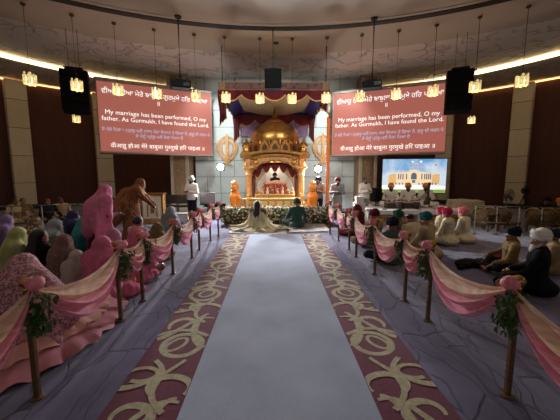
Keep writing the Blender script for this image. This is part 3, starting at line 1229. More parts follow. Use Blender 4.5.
def make_pendant(ztop):
    t = empty('pendant_lamp')
    tag(t, '-', 'lamp')
    k = MB()
    k.lathe([(.06, ztop), (.06, ztop - .03), (.02, ztop - .06)], 14)
    k.build('ceiling_plate', BRASSD, t, smooth='auto')
    k = MB()
    k.tube([(0, 0, .16), (0, 0, ztop - .04)], .008, 6)
    k.build('cable', BRASSD, t)
    k = MB()
    for j in range(14):
        a = 2 * PI * j / 14
        h0, h1 = -.125 - .02 * (j % 2), .11 + .045 * (j % 3 == 0) - .03 * (j % 2)
        Mr = Matrix.Rotation(a, 4, 'Z')
        k.box((0, -.14, (h0 + h1) / 2), (.05, .014, h1 - h0), 0, Mr, .004)
        if j % 2:
            k.box((0, -.125, .0), (.04, .012, .26), 0, Mr @ Matrix.Rotation(.2, 4, 'Z'), .004)
    gs_ = k.build('glass_shade', GLASS, t)
    k = MB()
    circ = [(.14 * math.cos(2 * PI * i / 20), .14 * math.sin(2 * PI * i / 20), .1) for i in range(20)]
    k.tube(circ, .008, 6, closed=True)
    for j in range(3):
        a = j * PI / 3
        k.tube([(.14 * math.cos(a), .14 * math.sin(a), .1), (-.14 * math.cos(a), -.14 * math.sin(a), .1)], .006, 6)
    k.tube([(0, 0, .02), (0, 0, .18)], .014, 8)
    k.build('fitting', BRASSD, t)
    k = MB()
    k.sphere((0, 0, -.02), (.05, .05, .065))
    k.build('bulb', BULB, gs_, smooth=True)
    return t


LZ = 4.13
spots_ = [((30, 80), 'glass pendant lamp nearest the left edge, before the stone column'), ((77, 87), 'glass pendant lamp in front of the left hung loudspeaker'),
          ((118, 91), 'glass pendant lamp over the left end of the left projection screen'), ((157, 96), 'glass pendant lamp over the middle of the left projection screen, left of the projector'),
          ((196, 98), 'glass pendant lamp over the right end of the left projection screen'), ((226, 99), 'glass pendant lamp at the left front corner of the hanging canopy'),
          ((260, 98), 'glass pendant lamp below and left of the black box hung over the canopy'), ((292, 99), 'glass pendant lamp below and right of the black box hung over the canopy'),
          ((326, 99), 'glass pendant lamp at the right front corner of the hanging canopy, above the flag pole'), ((360, 98), 'glass pendant lamp over the left end of the right projection screen'),
          ((396, 95), 'glass pendant lamp over the middle of the right projection screen, right of the projector'), ((433, 91), 'glass pendant lamp over the right end of the right projection screen'),
          ((475, 86), 'glass pendant lamp just right of the right hung loudspeaker'), ((522, 80), 'glass pendant lamp nearest the right edge, before the stone column')]
pend = None
for (px, py), lab in spots_:
    p = G(px, py, LZ)
    # the lamps hang on one ring about the middle of the hall
    q = Vector((p.x, p.y + 1.5))
    q = q.normalized() * 11.72
    u = ray(px, py)
    for _ in range(3):
        q = Vector((u.x / u.y * (q.y - 1.5), q.y)).normalized() * 11.72
    x, y = q.x, q.y - 1.5
    z = D(px, py, y).z
    if pend is None:
        pend = make_pendant(ZC - .09 - 4.16)
        t = pend
    else:
        t = copy_tree(pend)
    t.location = (x, y, 4.16)
    t.rotation_euler = (0, 0, rng.uniform(0, 1))
    t['label'] = lab
    t['group'] = 'pendant lamps in a ring'
far = None
for (px, py), lab in (((76.5, 119), 'glass pendant lamp hanging below the left loudspeaker, before the dark wall'), ((471.5, 120), 'glass pendant lamp hanging below the right loudspeaker, before the dark wall')):
    p = D(px, py, 13.2)
    if far is None:
        far = make_pendant(6.1 - p.z)
        t = far
    else:
        t = copy_tree(far)
    t.location = p
    t['label'] = lab
    t['group'] = 'pendant lamps by the wall'

# ------------------------------------------------------------------ hung loudspeakers
SPK = mat('speaker_grille', (8, 8, 9), .85, var=.3, scale=60)
for sgn, px, lab in ((-1, 73, 'black hung loudspeaker stack left of the left projection screen'), (1, 461, 'black hung loudspeaker stack right of the right projection screen')):
    top = D(px, 69, 9.6)
    bot = D(px, 110, 9.6)
    s = empty('hung_loudspeaker', (top.x, 9.6, top.z), -sgn * .42)
    tag(s, lab, 'loudspeaker', 'hung loudspeakers')
    n = 5
    H = top.z - bot.z
    tilt, y, z = .0, 0.0, 0.0
    for j in range(n):
        h = H / n
        k = MB()
        Mt = Matrix.Translation((0, y, z)) @ Matrix.Rotation(-tilt, 4, 'X')
        k.box((0, .2, -h / 2), (.74, .42, h * .97), 0, Mt, .02)
        k.box((0, -.02, -h / 2), (.7, .03, h * .88), 1, Mt, .008)
        k.build('cabinet', [BLACK, SPK], s)
        y += math.sin(tilt) * h
        z -= math.cos(tilt) * h
        tilt += .05
    k = MB()
    k.box((0, .2, .06), (.5, .3, .05), bev=.01)
    k.box((-.2, .2, .03), (.05, .34, .06))
    k.box((.2, .2, .03), (.05, .34, .06))
    k.build('rigging_frame', BLACKM, s)
    for x in (-.14, .14):
        k = MB()
        k.tube([(x, .2, .06), (x, .2, ZC - top.z)], .012, 6)
        k.build('chain', IRON, s)
# box hung in front of the canopy
top, bot = D(273, 68, 9.35), D(273, 88, 9.35)
s = empty('hung_subwoofer', (top.x, 9.35, top.z))
tag(s, 'black square loudspeaker hung in front of the middle of the canopy', 'loudspeaker')
H = top.z - bot.z
k = MB()
k.box((0, .2, -H / 2), (.5, .4, H), bev=.02)
k.build('cabinet', BLACK, s)
k = MB()
k.box((0, -.01, -H / 2), (.44, .03, H * .9), bev=.008)
k.build('grille', SPK, s)
k = MB()
k.tube([(0, .2, 0), (0, .2, ZC - .05 - top.z)], .02, 8)
k.box((0, .2, .02), (.2, .2, .04))
k.build('hanger', BLACKM, s)

# ------------------------------------------------------------------ projectors on drop poles
for px, pxp, lab, tw in ((180.5, 178, 'black projector on a ceiling pole before the left screen', .35), (372, 372.3, 'black projector on a ceiling pole before the right screen', -.35)):
    c = D(px, 85.5, 8.95)
    pr = empty('projector', (c.x, 8.95, c.z), tw)
    tag(pr, lab, 'projector', 'ceiling projectors')
    k = MB()
    k.box((0, 0, .0), (.54, .42, .19), bev=.03)
    pb_ = k.build('body', BLACK, pr)
    k = MB()
    k.lathe([(.07, 0), (.075, .05), (.06, .06)], 16, M=Matrix.Translation((-.1, .2, .0)) @ Matrix.Rotation(-PI / 2, 4, 'X'))
    k.build('lens', BLACKM, pb_, smooth='auto')
    k = MB()
    for j in range(6):
        k.box((.08 + .03 * j, -.212, 0), (.015, .006, .1))
    k.build('vent', IRON, pb_)
    k = MB()
    k.tube([(0, 0, .12), (0, 0, ZC - .09 - c.z)], .024, 10)
    k.box((0, 0, .13), (.3, .24, .03), bev=.006)
    k.lathe([(.09, ZC - .1 - c.z), (.1, ZC - .06 - c.z)], 14)
    k.build('drop_pole', BLACKM, pr, smooth='auto')
# small detector in the ceiling
p = G(276, 43, ZC - .06)
k = MB()
k.lathe([(.09, 0), (.09, .03), (.05, .05)], 16, M=Matrix.Rotation(PI, 4, 'X'))
o = k.build('ceiling_detector', mat('grey_plastic', (90, 82, 76), .6), None, smooth='auto', loc=(p.x, p.y, ZC - .05))
tag(o, 'small round detector on the ceiling above the canopy', 'detector')

# ------------------------------------------------------------------ projection screens with the hymn
L1 = 'ਵੀਆਹੁ ਹੋਆ ਮੇਰੇ ਬਾਬੁਲਾ ਗੁਰਮੁਖੇ ਹਿਰ ਪਾਇਆ'
LINES = [(L1, .5, .128, .92), ('॥', .5, .235, .026), ('My marriage has been performed, O my', .5, .42, .88), ('father. As Gurmukh, I have found the Lord.', .5, .51, .94),
         ('ਹੇ ਮੇਰੇ ਿਪਤਾ ! (ਪ੍ਰਭੂ-ਪਤੀ ਨਾਲ) ਮੇਰਾ ਿਵਆਹ ਹੋ ਿਗਆ ਹੈ, ਗੁਰੂ ਦੀ ਸਰਨ ਪੈ', .5, .66, .95), ('ਕੇ ਮੈਨੂੰ ਪ੍ਰਭੂ-ਪਤੀ ਿਮਲ ਿਪਆ ਹੈ', .5, .735, .42),
         ('वीआहु होआ मेरे बाबुला गुरमुखे हिर पाइआ ॥', .5, .885, .83)]


def text_mesh(body):
    cu = bpy.data.curves.new('lettering', 'FONT')
    cu.body = body
    cu.resolution_u = 2
    cu.offset = 0.0
    o = bpy.data.objects.new('lettering', cu)
    COL.objects.link(o)
    dg = bpy.context.evaluated_depsgraph_get()
    me = bpy.data.meshes.new_from_object(o.evaluated_get(dg))
    COL.objects.unlink(o)
    bpy.data.objects.remove(o)
    bpy.data.curves.remove(cu)
    n = len(me.vertices)
    a = np.zeros(n * 3, np.float32)
    me.vertices.foreach_get('co', a)
    a = a.reshape(n, 3)
    f = [tuple(p.vertices) for p in me.polygons]
    bpy.data.meshes.remove(me)
    return a, f


TXT = [text_mesh(l[0]) for l in LINES]
SCREEN = glow('projected_red', (204, 120, 104), .55)
TWHITE = glow('projected_white', (255, 250, 244), 1.15)
TBLUE = glow('projected_pale_blue', (196, 202, 232), .8)
SFRAME = mat('screen_border', (186, 158, 146), .7, var=.05)
for tl, tr_, bz, lab in ((D(95, 80, 12.0), D(211, 94, 14.0), 2.52, 'red projection screen of white hymn lines, left of the stage'), (D(333, 94, 14.0), D(450, 82, 12.0), 2.53, 'red projection screen of white hymn lines, right of the stage')):
    tz = 5.25
    A, B = Vector((tl.x, tl.y, bz)), Vector((tr_.x, tr_.y, bz))
    Wd, Hh = (B - A).length, tz - bz
    sc = empty('projection_screen', A, math.atan2(B.y - A.y, B.x - A.x))
    tag(sc, lab, 'screen', 'projection screens')
    k = MB()
    k.box((Wd / 2, .02, Hh / 2), (Wd, .02, Hh))
    k.build('border', SFRAME, sc)
    k = MB()
    k.box((Wd / 2, .005, Hh / 2 + .02), (Wd * .985, .02, Hh - .1))
    k.build('picture', SCREEN, sc)
    k = MB()
    k.box((Wd / 2, .04, Hh + .06), (Wd + .1, .14, .13), bev=.03)
    k.build('roller_case', mat('white_casing', (170, 160, 150), .5), sc)
    k = MB()
    k.tube([(0, .02, -.02), (Wd, .02, -.02)], .03, 10)
    k.build('weight_bar', mat('white_casing', (170, 160, 150), .5), sc, smooth=True)
    for x in (.3, Wd - .3):
        k = MB()
        k.tube([(x, .04, Hh + .1), (x, .04, 6.08 - bz)], .012, 6)
        k.build('hanging_wire', IRON, sc)
    for (body, cx, cy, wd), (a, f) in zip(LINES, TXT):
        w = a[:, 0].max() - a[:, 0].min()
        s_ = wd * Wd / w
        ss = s_
        mid = .33 if body[0] in 'Mf' else .38
        if body == '॥':
            ss = s_ = .26
        vs = [(cx * Wd + (x - (a[:, 0].max() + a[:, 0].min()) / 2) * s_, -.0085, Hh * (1 - cy) + (y - mid) * ss) for x, y, _ in a.tolist()]
        k = MB()
        k.add(vs, f)
        k.build('text_line', TBLUE if cy in (.66, .735) else TWHITE, sc, fix=False)

# ------------------------------------------------------------------ video wall behind the musicians
tl, tr_ = D(383, 160.5, 12.9), D(447.5, 157.5, 12.5)
bz = D(383, 192.5, 12.9).z
A, B = Vector((tl.x, tl.y, bz)), Vector((tr_.x, tr_.y, bz))
Wd, Hh = (B - A).length, (tl.z + tr_.z) / 2 - bz
vw = empty('video_wall', A, math.atan2(B.y - A.y, B.x - A.x))
tag(vw, 'bright video wall showing a cream arched building under blue sky behind the musicians', 'screen')
k = MB()
k.box((Wd / 2, .06, Hh / 2), (Wd + .06, .1, Hh + .06), bev=.01)
k.box((Wd * .2, .1, -bz / 2), (.1, .1, bz))
k.box((Wd * .8, .1, -bz / 2), (.1, .1, bz))
k.build('cabinet', BLACK, vw)
m, N, L, b = node_mat('displayed_sky')
tc = chain(N, L, 'TexCoord')
sp = chain(N, L, 'SeparateXYZ', {0: tc.outputs['Object']})
nz = chain(N, L, 'TexNoise', {'Vector': tc.outputs['Object'], 'Scale': 1.6, 'Detail': 5.0})
hm = chain(N, L, 'MapRange', {0: sp.outputs[2], 'From Min': Hh * .3, 'From Max': Hh, 'To Min': .25, 'To Max': -.14})
ad = chain(N, L, 'Math', {0: nz.outputs['Fac'], 1: hm.outputs[0]}, operation='ADD')
rp = chain(N, L, 'ValToRGB', {0: ad.outputs[0]})
rp.color_ramp.elements[0].position, rp.color_ramp.elements[1].position = .3, .62
rp.color_ramp.elements[0].color = lin((100, 174, 230)) + (1,)
rp.color_ramp.elements[1].color = lin((226, 238, 250)) + (1,)
L.new(rp.outputs[0], b.inputs['Emission Color'])
b.inputs['Emission Strength'].default_value = .85
b.inputs['Base Color'].default_value = (.02, .02, .02, 1)
cols = [m, glow('displayed_cream', (246, 218, 176), .95), glow('displayed_tan', (232, 184, 120), .9), glow('displayed_window', (96, 110, 130), .8), glow('displayed_white', (250, 250, 246), .95), glow('displayed_green', (150, 176, 90), .8), glow('displayed_pink', (230, 130, 150), .8)]
k = MB()


def flat(pts, mi, lay):
    k.add([(p[0] * Wd, .004 - .0015 * lay, p[1] * Hh) for p in pts], [tuple(range(len(pts)))], mi)


flat([(0, 0), (1, 0), (1, 1), (0, 1)], 0, 0)
flat([(0, 0), (1, 0), (1, .1), (.7, .12), (.3, .1), (0, .13)], 5, 1)
flat([(0, .1), (1, .1), (1, .2), (.8, .24), (.2, .24), (0, .22)], 4, 2)
top = [(.1 + .8 * i / 20, .48 + .16 * math.sin(PI * i / 20) ** .7) for i in range(21)]
flat([(.1, .26)] + top + [(.9, .26)], 1, 3)
for a, b_ in ((.1, .22), (.78, .9)):
    flat([(a, .27), (a, .5 + .02), (a + .06, .56), (b_, .56), (b_, .27)], 2, 4)
flat([(.43, .26), (.43, .66), (.5, .7), (.57, .66), (.57, .26)], 1, 4)
arch = [(.5 - .045 * math.cos(PI * i / 10), .5 + .1 * math.sin(PI * i / 10)) for i in range(11)]
flat([(.455, .4)] + arch + [(.545, .4)], 3, 5)
flat([(.475, .3), (.475, .38), (.525, .38), (.525, .3)], 3, 5)
for x in (.25, .285, .32, .375, .615, .66, .69, .72, .75):
    flat([(x, .4), (x, .55), (x + .009, .58), (x + .018, .55), (x + .018, .4)], 3, 5)
for i in range(14):
    x = .16 + .052 * i
    if not .42 < x < .57:
        flat([(x, .24), (x, .3), (x + .02, .3), (x + .02, .24)], 3, 6)
for x, r in ((.47, .03), (.6, .035)):
    ci = [(x + r * math.cos(2 * PI * i / 14) * .6, .92 + r * 1.6 * math.sin(2 * PI * i / 14) * .6) for i in range(14)]
    flat(ci, 4, 3)
for i in range(5):
    flat([(.43 + .045 * i, .8), (.43 + .045 * i, .83), (.46 + .045 * i, .83), (.46 + .045 * i, .8)], 6, 3)
flat([(.81, .8), (.81, .84), (.85, .84), (.85, .8)], 6, 3)
k.build('display', cols, vw, fix=False)
# ------------------------------------------------------------------ rope posts, cloth swags and leaf sprays along the aisle
POSTM = mat('antique_brass', (104, 78, 48), .5, .4, var=.3, scale=8, stretch=(1, 1, 6))
BALLM = mat('polished_brass', (196, 152, 72), .22, 1.0, var=.1)
PEACH = mat('peach_tulle', (255, 214, 190), .7, var=.1, scale=9, alpha=.88, transl=.2, stretch=(.6, .6, 5))
PINK = mat('pink_tulle', (250, 164, 188), .7, var=.12, scale=9, alpha=.92, transl=.2, stretch=(.6, .6, 5))
KNOTM = mat('rose_knot', (238, 150, 164), .7, var=.2, scale=18, transl=.2)
SPRAYL = mat('spray_leaf', (66, 96, 46), .5, var=.4, scale=25)
SPRAYF = mat('spray_blossom', (214, 150, 140), .7, var=.25, scale=30)
HP_ = .9


def make_post():
    t = empty('rope_post')
    tag(t, '-', 'post')
    k = MB()
    k.box((0, 0, .44), (.042, .042, .84), bev=.008)
    k.build('shaft', POSTM, t)
    k = MB()
    k.lathe([(.046, 0), (.046, .012), (.034, .02)], 16)
    k.build('foot', POSTM, t, smooth='auto')
    k = MB()
    k.lathe([(.02, .85), (.03, .86), (.03, .872), (.018, .88), (.038, .892), (.046, .915), (.046, .93), (.036, .95), (.02, .96), (.006, .963)], 18)
    k.build('ball_finial', BALLM, t, smooth=True)
    return t


def make_spray(seed, big):
    r = np.random.RandomState(seed)
    t = empty('leaf_spray')
    tag(t, '-', 'leaf spray')
    k = MB()
    n = 170 if big else 70
    for i in range(n):
        q = r.rand()
        c = Vector((r.normal(0, .045), r.normal(0, .04), -.02 - q * .36))
        c.x *= 1.25 - q * .6
        s = r.uniform(.022, .045) * (1 if big else 1.2)
        e = Matrix.Translation(c) @ Matrix.Rotation(r.uniform(0, 6.3), 4, 'Z') @ Matrix.Rotation(r.uniform(.3, 1.7), 4, 'X')
        k.add([(0, 0, 0), (s * .42, -s * .8, .006), (s * .3, -s * 1.5, 0), (0, -s * 2, -.004), (-s * .3, -s * 1.5, 0), (-s * .42, -s * .8, .006), (0, -s, -.006)],
              [(0, 1, 6), (1, 2, 6), (2, 3, 6), (3, 4, 6), (4, 5, 6), (5, 0, 6)], 0, e)
    k.build('foliage', SPRAYL, t, fix=False)['kind'] = 'stuff'
    k = MB()
    for i in range(5):
        q = r.rand()
        k.tube([(0, 0, 0), (r.normal(0, .04), r.normal(0, .03), -.15), (r.normal(0, .05), r.normal(0, .04), -.34)], .004, 5)
    k.build('stems', SPRAYL, t)
    for i in range(4):
        c = Vector((r.normal(0, .05), r.normal(0, .04), -.08 - .09 * i))
        k = MB()
        for j in range(6):
            a = j * PI / 3
            k.sphere((c.x + .016 * math.cos(a), c.y + .016 * math.sin(a), c.z), (.014, .014, .01), seg=6, rings=5)
        k.sphere((c.x, c.y, c.z + .008), .011, seg=6, rings=5)
        k.build('blossom', SPRAYF, t, smooth=True)
    return t


def swag(A, B, sag_top, sag_bot, sgn, lab, fine, full=1.0):
    """cloth hung from post A (nearer) to post B: a knot at B, peach over pink"""
    A, B = Vector(A), Vector(B)
    t = empty('cloth_swag', B)
    tag(t, lab, 'swag', 'pink and peach swags along the aisle')
    d = (A - B)
    ln = d.length
    d.normalize()
    nrm = Vector((-d.y, d.x, 0)) * (-sgn)
    if nrm.x * sgn > 0:
        nrm = -nrm
    # nrm points to the aisle
    nu, nv = (40, 16) if fine else (22, 9)
    z0 = 0.0

    def surf(v0, v1, off, ph):
        def fn(u, v):
            vv = v0 + (v1 - v0) * v
            p4 = 4 * u * (1 - u)
            arc_ = math.sin(PI * u) ** .75 if 0 < u < 1 else 0.0
            top, bot = sag_top * p4, sag_bot * (.45 * p4 + .55 * arc_)
            z = -(.02 + top + (bot - top) * vv) + .02 * (vv - .5)
            g = (.045 * math.sin(6.3 * (3.2 * vv) + ph + 1.5 * u) + .012 * math.sin(56 * vv + 2 * u)) * arc_ * full
            bell = .06 * arc_ * math.sin(PI * vv)
            return d * (ln * u) + nrm * (off + g + bell) + Vector((0, 0, z))
        return fn
    k = MB()
    k.grid(nu, nv, surf(0.0, .64, .0, 0.0))
    k.build('peach_layer', PEACH, t, smooth=True, fix=False)
    k = MB()
    k.grid(nu, nv, surf(.5, 1.0, .02, 1.0))
    k.build('pink_layer', PINK, t, smooth=True, fix=False)
    bl = Blob()
    r = np.random.RandomState(int(abs(B.y) * 100))
    bl.ell((0, 0, .0), (.055, .05, .05), k=.02)
    for j in range(5):
        a = j * 1.3
        bl.ell((.035 * math.cos(a), .03 * math.sin(a), .012 + .022 * math.sin(2 * a)), (.034, .034, .028), k=.012)
    o = blob_obj('knot', bl, KNOTM, t, .009 if fine else .014, disp=lambda X, Y, Z: .004 * np.sin(70 * X + 50 * Z))
    o.location = nrm * .03 + Vector((0, 0, .0))
    return t


RIGHT = [(507, 396), (427.5, 321), (404.5, 301), (374.5, 274.5), (356, 257), (349, 250), (338.5, 241), (330, 234)]
LEFT = [(38, 398), (121, 321), (143, 301), (173, 274), (192, 258), (199.5, 250), (210.5, 241), (218.5, 236)]
ORD = ['nearest', 'second', 'third', 'fourth', 'fifth', 'sixth', 'seventh', 'farthest']
post0, sprayb, sprays = None, {}, None
for sgn, pts, side, near in ((-1, LEFT, 'left', Vector((-1.86, 1.0, 0))), (1, RIGHT, 'right', Vector((1.86, 1.0, 0)))):
    P = [G(*q) for q in pts]
    allp = [near] + P
    for i, p in enumerate(allp):
        t = make_post() if post0 is None else copy_tree(post0)
        post0 = post0 or t
        t.location = (p.x, p.y, 0)
        t['group'] = 'brass rope posts along the aisle'
        if i == 0:
            t['label'] = 'brass rope post outside the frame before the nearest %s swag' % side
        else:
            w_ = ORD[i - 1]
            t['label'] = '%s brass rope post in the row on the %s of the aisle' % (w_ if w_ in ('nearest', 'farthest') else w_ + ' nearest', side)
        if i:
            big = i <= 4
            t = make_spray(3 + i + (20 if sgn > 0 else 0), big)
            t.location = (p.x - sgn * .09, p.y - .04, .87)
            t.scale = (.95, .9, .82) if big else (.8, .8, .8)
            w_ = ORD[i - 1]
            t['label'] = 'leaf and blossom spray tied to the %s post on the %s of the aisle' % (w_ if w_ in ('nearest', 'farthest') else w_ + ' nearest', side)
            t['group'] = 'leaf sprays on the aisle posts'
    for i in range(len(allp) - 1):
        a, b = allp[i], allp[i + 1]
        ln = (a - b).length
        st = .1 * ln / 1.1
        sb = .5 if ln > .8 else .4
        if i == 0:
            st, sb = .12, .5
        w_ = ORD[i]
        lab = 'pink and peach swag %s on the %s of the aisle' % ('nearest, running out of the frame' if i == 0 else (w_ + (' nearest' if i < 7 else '')) + ' in the row', side)
        off = Vector((-sgn * .03, 0, .9))
        swag(a + off, b + off, st, sb, sgn, lab, i < 4, 1.0 if i < 5 else .7)
# ------------------------------------------------------------------ people
def skin(c):
    return mat('skin_%d_%d_%d' % c, c, .55, var=.06, scale=12)


SK = [(150, 104, 78), (126, 84, 62), (172, 124, 94)]
EYEW = mat('eye_white', (214, 208, 200), .3, var=.02)
EYEB = mat('eye_dark', (24, 16, 12), .3, var=.02)
LIP = mat('lip_tone', (140, 74, 66), .5, var=.05)
HAIRM = mat('black_hair', (20, 16, 15), .5, var=.3, scale=40, stretch=(6, 6, 1))
WHITEBEARD = mat('white_beard', (206, 200, 192), .8, var=.12, scale=40)


def cloth(name, col, **kw):
    kw.setdefault('var', .16)
    kw.setdefault('scale', 7)
    return mat(name, col, kw.pop('rough', .85), **kw)


class Fig:
    pass


def skeleton(pose, lean=0, turn=0, nod=0, arms='lap', tilt=0, kn=(.35, .27)):
    J = Fig()
    S = (-1, 1)
    if pose == 'floor':
        J.pel = Vector((0, 0, .13))
        J.legs = [[Vector((s * .1, .02, .13)), Vector((s * kn[0], kn[1], .15)), Vector((s * -.02, .4 + .04 * s, .07)), Vector((s * -.2, .36 + .04 * s, .05))] for s in S]
    elif pose == 'chair':
        J.pel = Vector((0, 0, .53))
        J.legs = [[Vector((s * .1, .02, .52)), Vector((s * .14, .45, .53)), Vector((s * .14, .42, .08)), Vector((s * .16, .57, .04))] for s in S]
    else:
        J.pel = Vector((0, 0, .9))
        J.legs = [[Vector((s * .095, 0, .88)), Vector((s * .1, .03, .49)), Vector((s * .1, -.02, .08)), Vector((s * .13, .14, .035))] for s in S]
    up = Matrix.Translation(J.pel) @ Matrix.Rotation(R(tilt), 4, 'Y') @ Matrix.Rotation(R(-lean), 4, 'X')
    J.up = up
    J.waist = up @ Vector((0, .01, .15))
    J.chest = up @ Vector((0, .015, .33))
    J.neck = up @ Vector((0, .0, .47))
    J.sh = [up @ Vector((s * .175, 0, .43)) for s in S]
    if arms == 'lap':
        el, wr = (.25, .08, .19), (.1, .28, .09)
    elif arms == 'knee':
        el, wr = (.28, .1, .2), (.28, .3, .1)
    elif arms == 'front':
        el, wr = (.25, .06, .17), (.07, .27, .22)
    elif arms == 'play':
        el, wr = (.26, .12, .18), (.14, .36, .16)
    elif arms == 'mouth':
        el, wr = (.24, .14, .2), (.06, .3, .4)
    elif arms == 'reach':
        el, wr = (.2, .25, .3), (.16, .5, .18)
    else:
        el, wr = (.225, -.02, .15), (.235, .06, -.1)
    J.el = [up @ Vector((s * el[0], el[1], el[2])) for s in S]
    J.wr = [up @ Vector((s * wr[0], wr[1], wr[2])) for s in S]
    J.Hm = up @ Matrix.Translation((0, .02, .6)) @ Matrix.Rotation(R(turn), 4, 'Z') @ Matrix.Rotation(R(lean * .7 - nod), 4, 'X')
    J.rot = up.to_3x3().to_4x4()
    return J


def torso(b, J, g=0.0, k=.07, hips=True):
    if hips:
        b.ell(J.pel, (.165 + g, .125 + g, .12 + g), J.rot, k)
    b.ell(J.waist, (.14 + g, .1 + g, .15 + g), J.rot, k)
    b.ell(J.chest, (.165 + g, .11 + g, .17 + g), J.rot, k)
    b.cap(J.sh[0], J.sh[1], .058 + g, k=k)
    b.cap(J.chest, J.neck, .07 + g, .055 + g, k)


def arms_(b, J, g=0.0, k=.03, frac=1.0):
    for s in (0, 1):
        b.cap(J.sh[s], J.el[s], .05 + g, .04 + g, k)
        b.cap(J.el[s], J.el[s].lerp(J.wr[s], frac), .039 + g, .027 + g * 1.3, k)


def legs_(b, J, g=0.0, k=.03, frac=1.0):
    for L_ in J.legs:
        b.cap(L_[0], L_[1], .085 + g, .058 + g, k)
        b.cap(L_[1], L_[1].lerp(L_[2], frac), .056 + g, .038 + g * 1.4, k)


def hands(J, b, ex):
    for s in (0, 1):
        sg = -1 if s == 0 else 1
        d = (J.wr[s] - J.el[s]).normalized()
        side = Vector((-sg, 0, 0))
        side = (side - d * side.dot(d))
        if side.length < .1:
            side = Vector((0, 1, 0)) - d * d.y
        side.normalize()
        nrm = d.cross(side)
        if nrm.z > 0:
            nrm = -nrm
        c = J.wr[s] + d * .05
        rot = Matrix((side, d, nrm)).transposed()
        b.ell(c, (.041, .052, .019), rot, .015)
        for j, (o, ln) in enumerate(((-.028, .064), (-.01, .078), (.01, .084), (.028, .074))):
            p0 = c + d * .035 + side * o
            p1 = p0 + d * ln * .5 + nrm * .006
            p2 = p1 + d * ln * .28 + nrm * .022
            p3 = p2 + d * ln * .1 + nrm * .022
            ex.tube([p0, p1, p2, p3], [.0095, .0088, .0078, .006], 6, 0)
        t0 = c - d * .02 + side * .032
        ex.tube([t0, t0 + side * .026 + d * .026 + nrm * .008, t0 + side * .03 + d * .055 + nrm * .016, t0 + side * .024 + d * .075 + nrm * .022], [.013, .011, .0095, .007], 6, 0)


def head(b, J, ex):
    H = J.Hm
    rot = H.to_3x3()
    P = lambda x, y, z: H @ Vector((x, y, z))
    b.cap(J.neck, H @ Vector((0, -.01, -.06)), .054, .052, .03)
    b.ell(P(0, 0, .02), (.076, .094, .098), rot, .02)
    b.ell(P(0, .025, -.055), (.058, .068, .062), rot, .03)
    b.cap(P(0, .088, .012), P(0, .11, -.028), .009, .015, .012)
    b.cap(P(0, .09, -.075), P(0, .086, -.088), .02, .018, .02)
    for s in (-1, 1):
        b.ell(P(s * .032, .1, .012), (.016, .012, .011), rot, .006, True)
        b.ell(P(s * .078, -.008, -.01), (.012, .024, .034), rot, .01)
        Me = H @ Matrix.Translation((s * .032, .081, .011))
        ex.sphere((0, 0, 0), (.014, .011, .009), 1, Me, 8, 6)
        ex.sphere((0, .0085, 0), (.006, .004, .006), 2, Me, 8, 6)
        ex.tube([P(s * .05, .082, .034), P(s * .032, .093, .04), P(s * .014, .093, .034)], .004, 5, 2)
    ex.sphere((0, 0, 0), (.024, .009, .008), 3, H @ Matrix.Translation((0, .088, -.052)), 8, 6)


def folds(amp, f=1.0, ph=0.0):
    return lambda X, Y, Z: amp * (np.sin(f * (16 * X + 9 * Z) + ph) * .6 + np.sin(f * (21 * Y - 13 * Z) + 1.3 + ph) * .6 + .4 * np.sin(f * (33 * X + 28 * Y) + ph))


NP = [0]


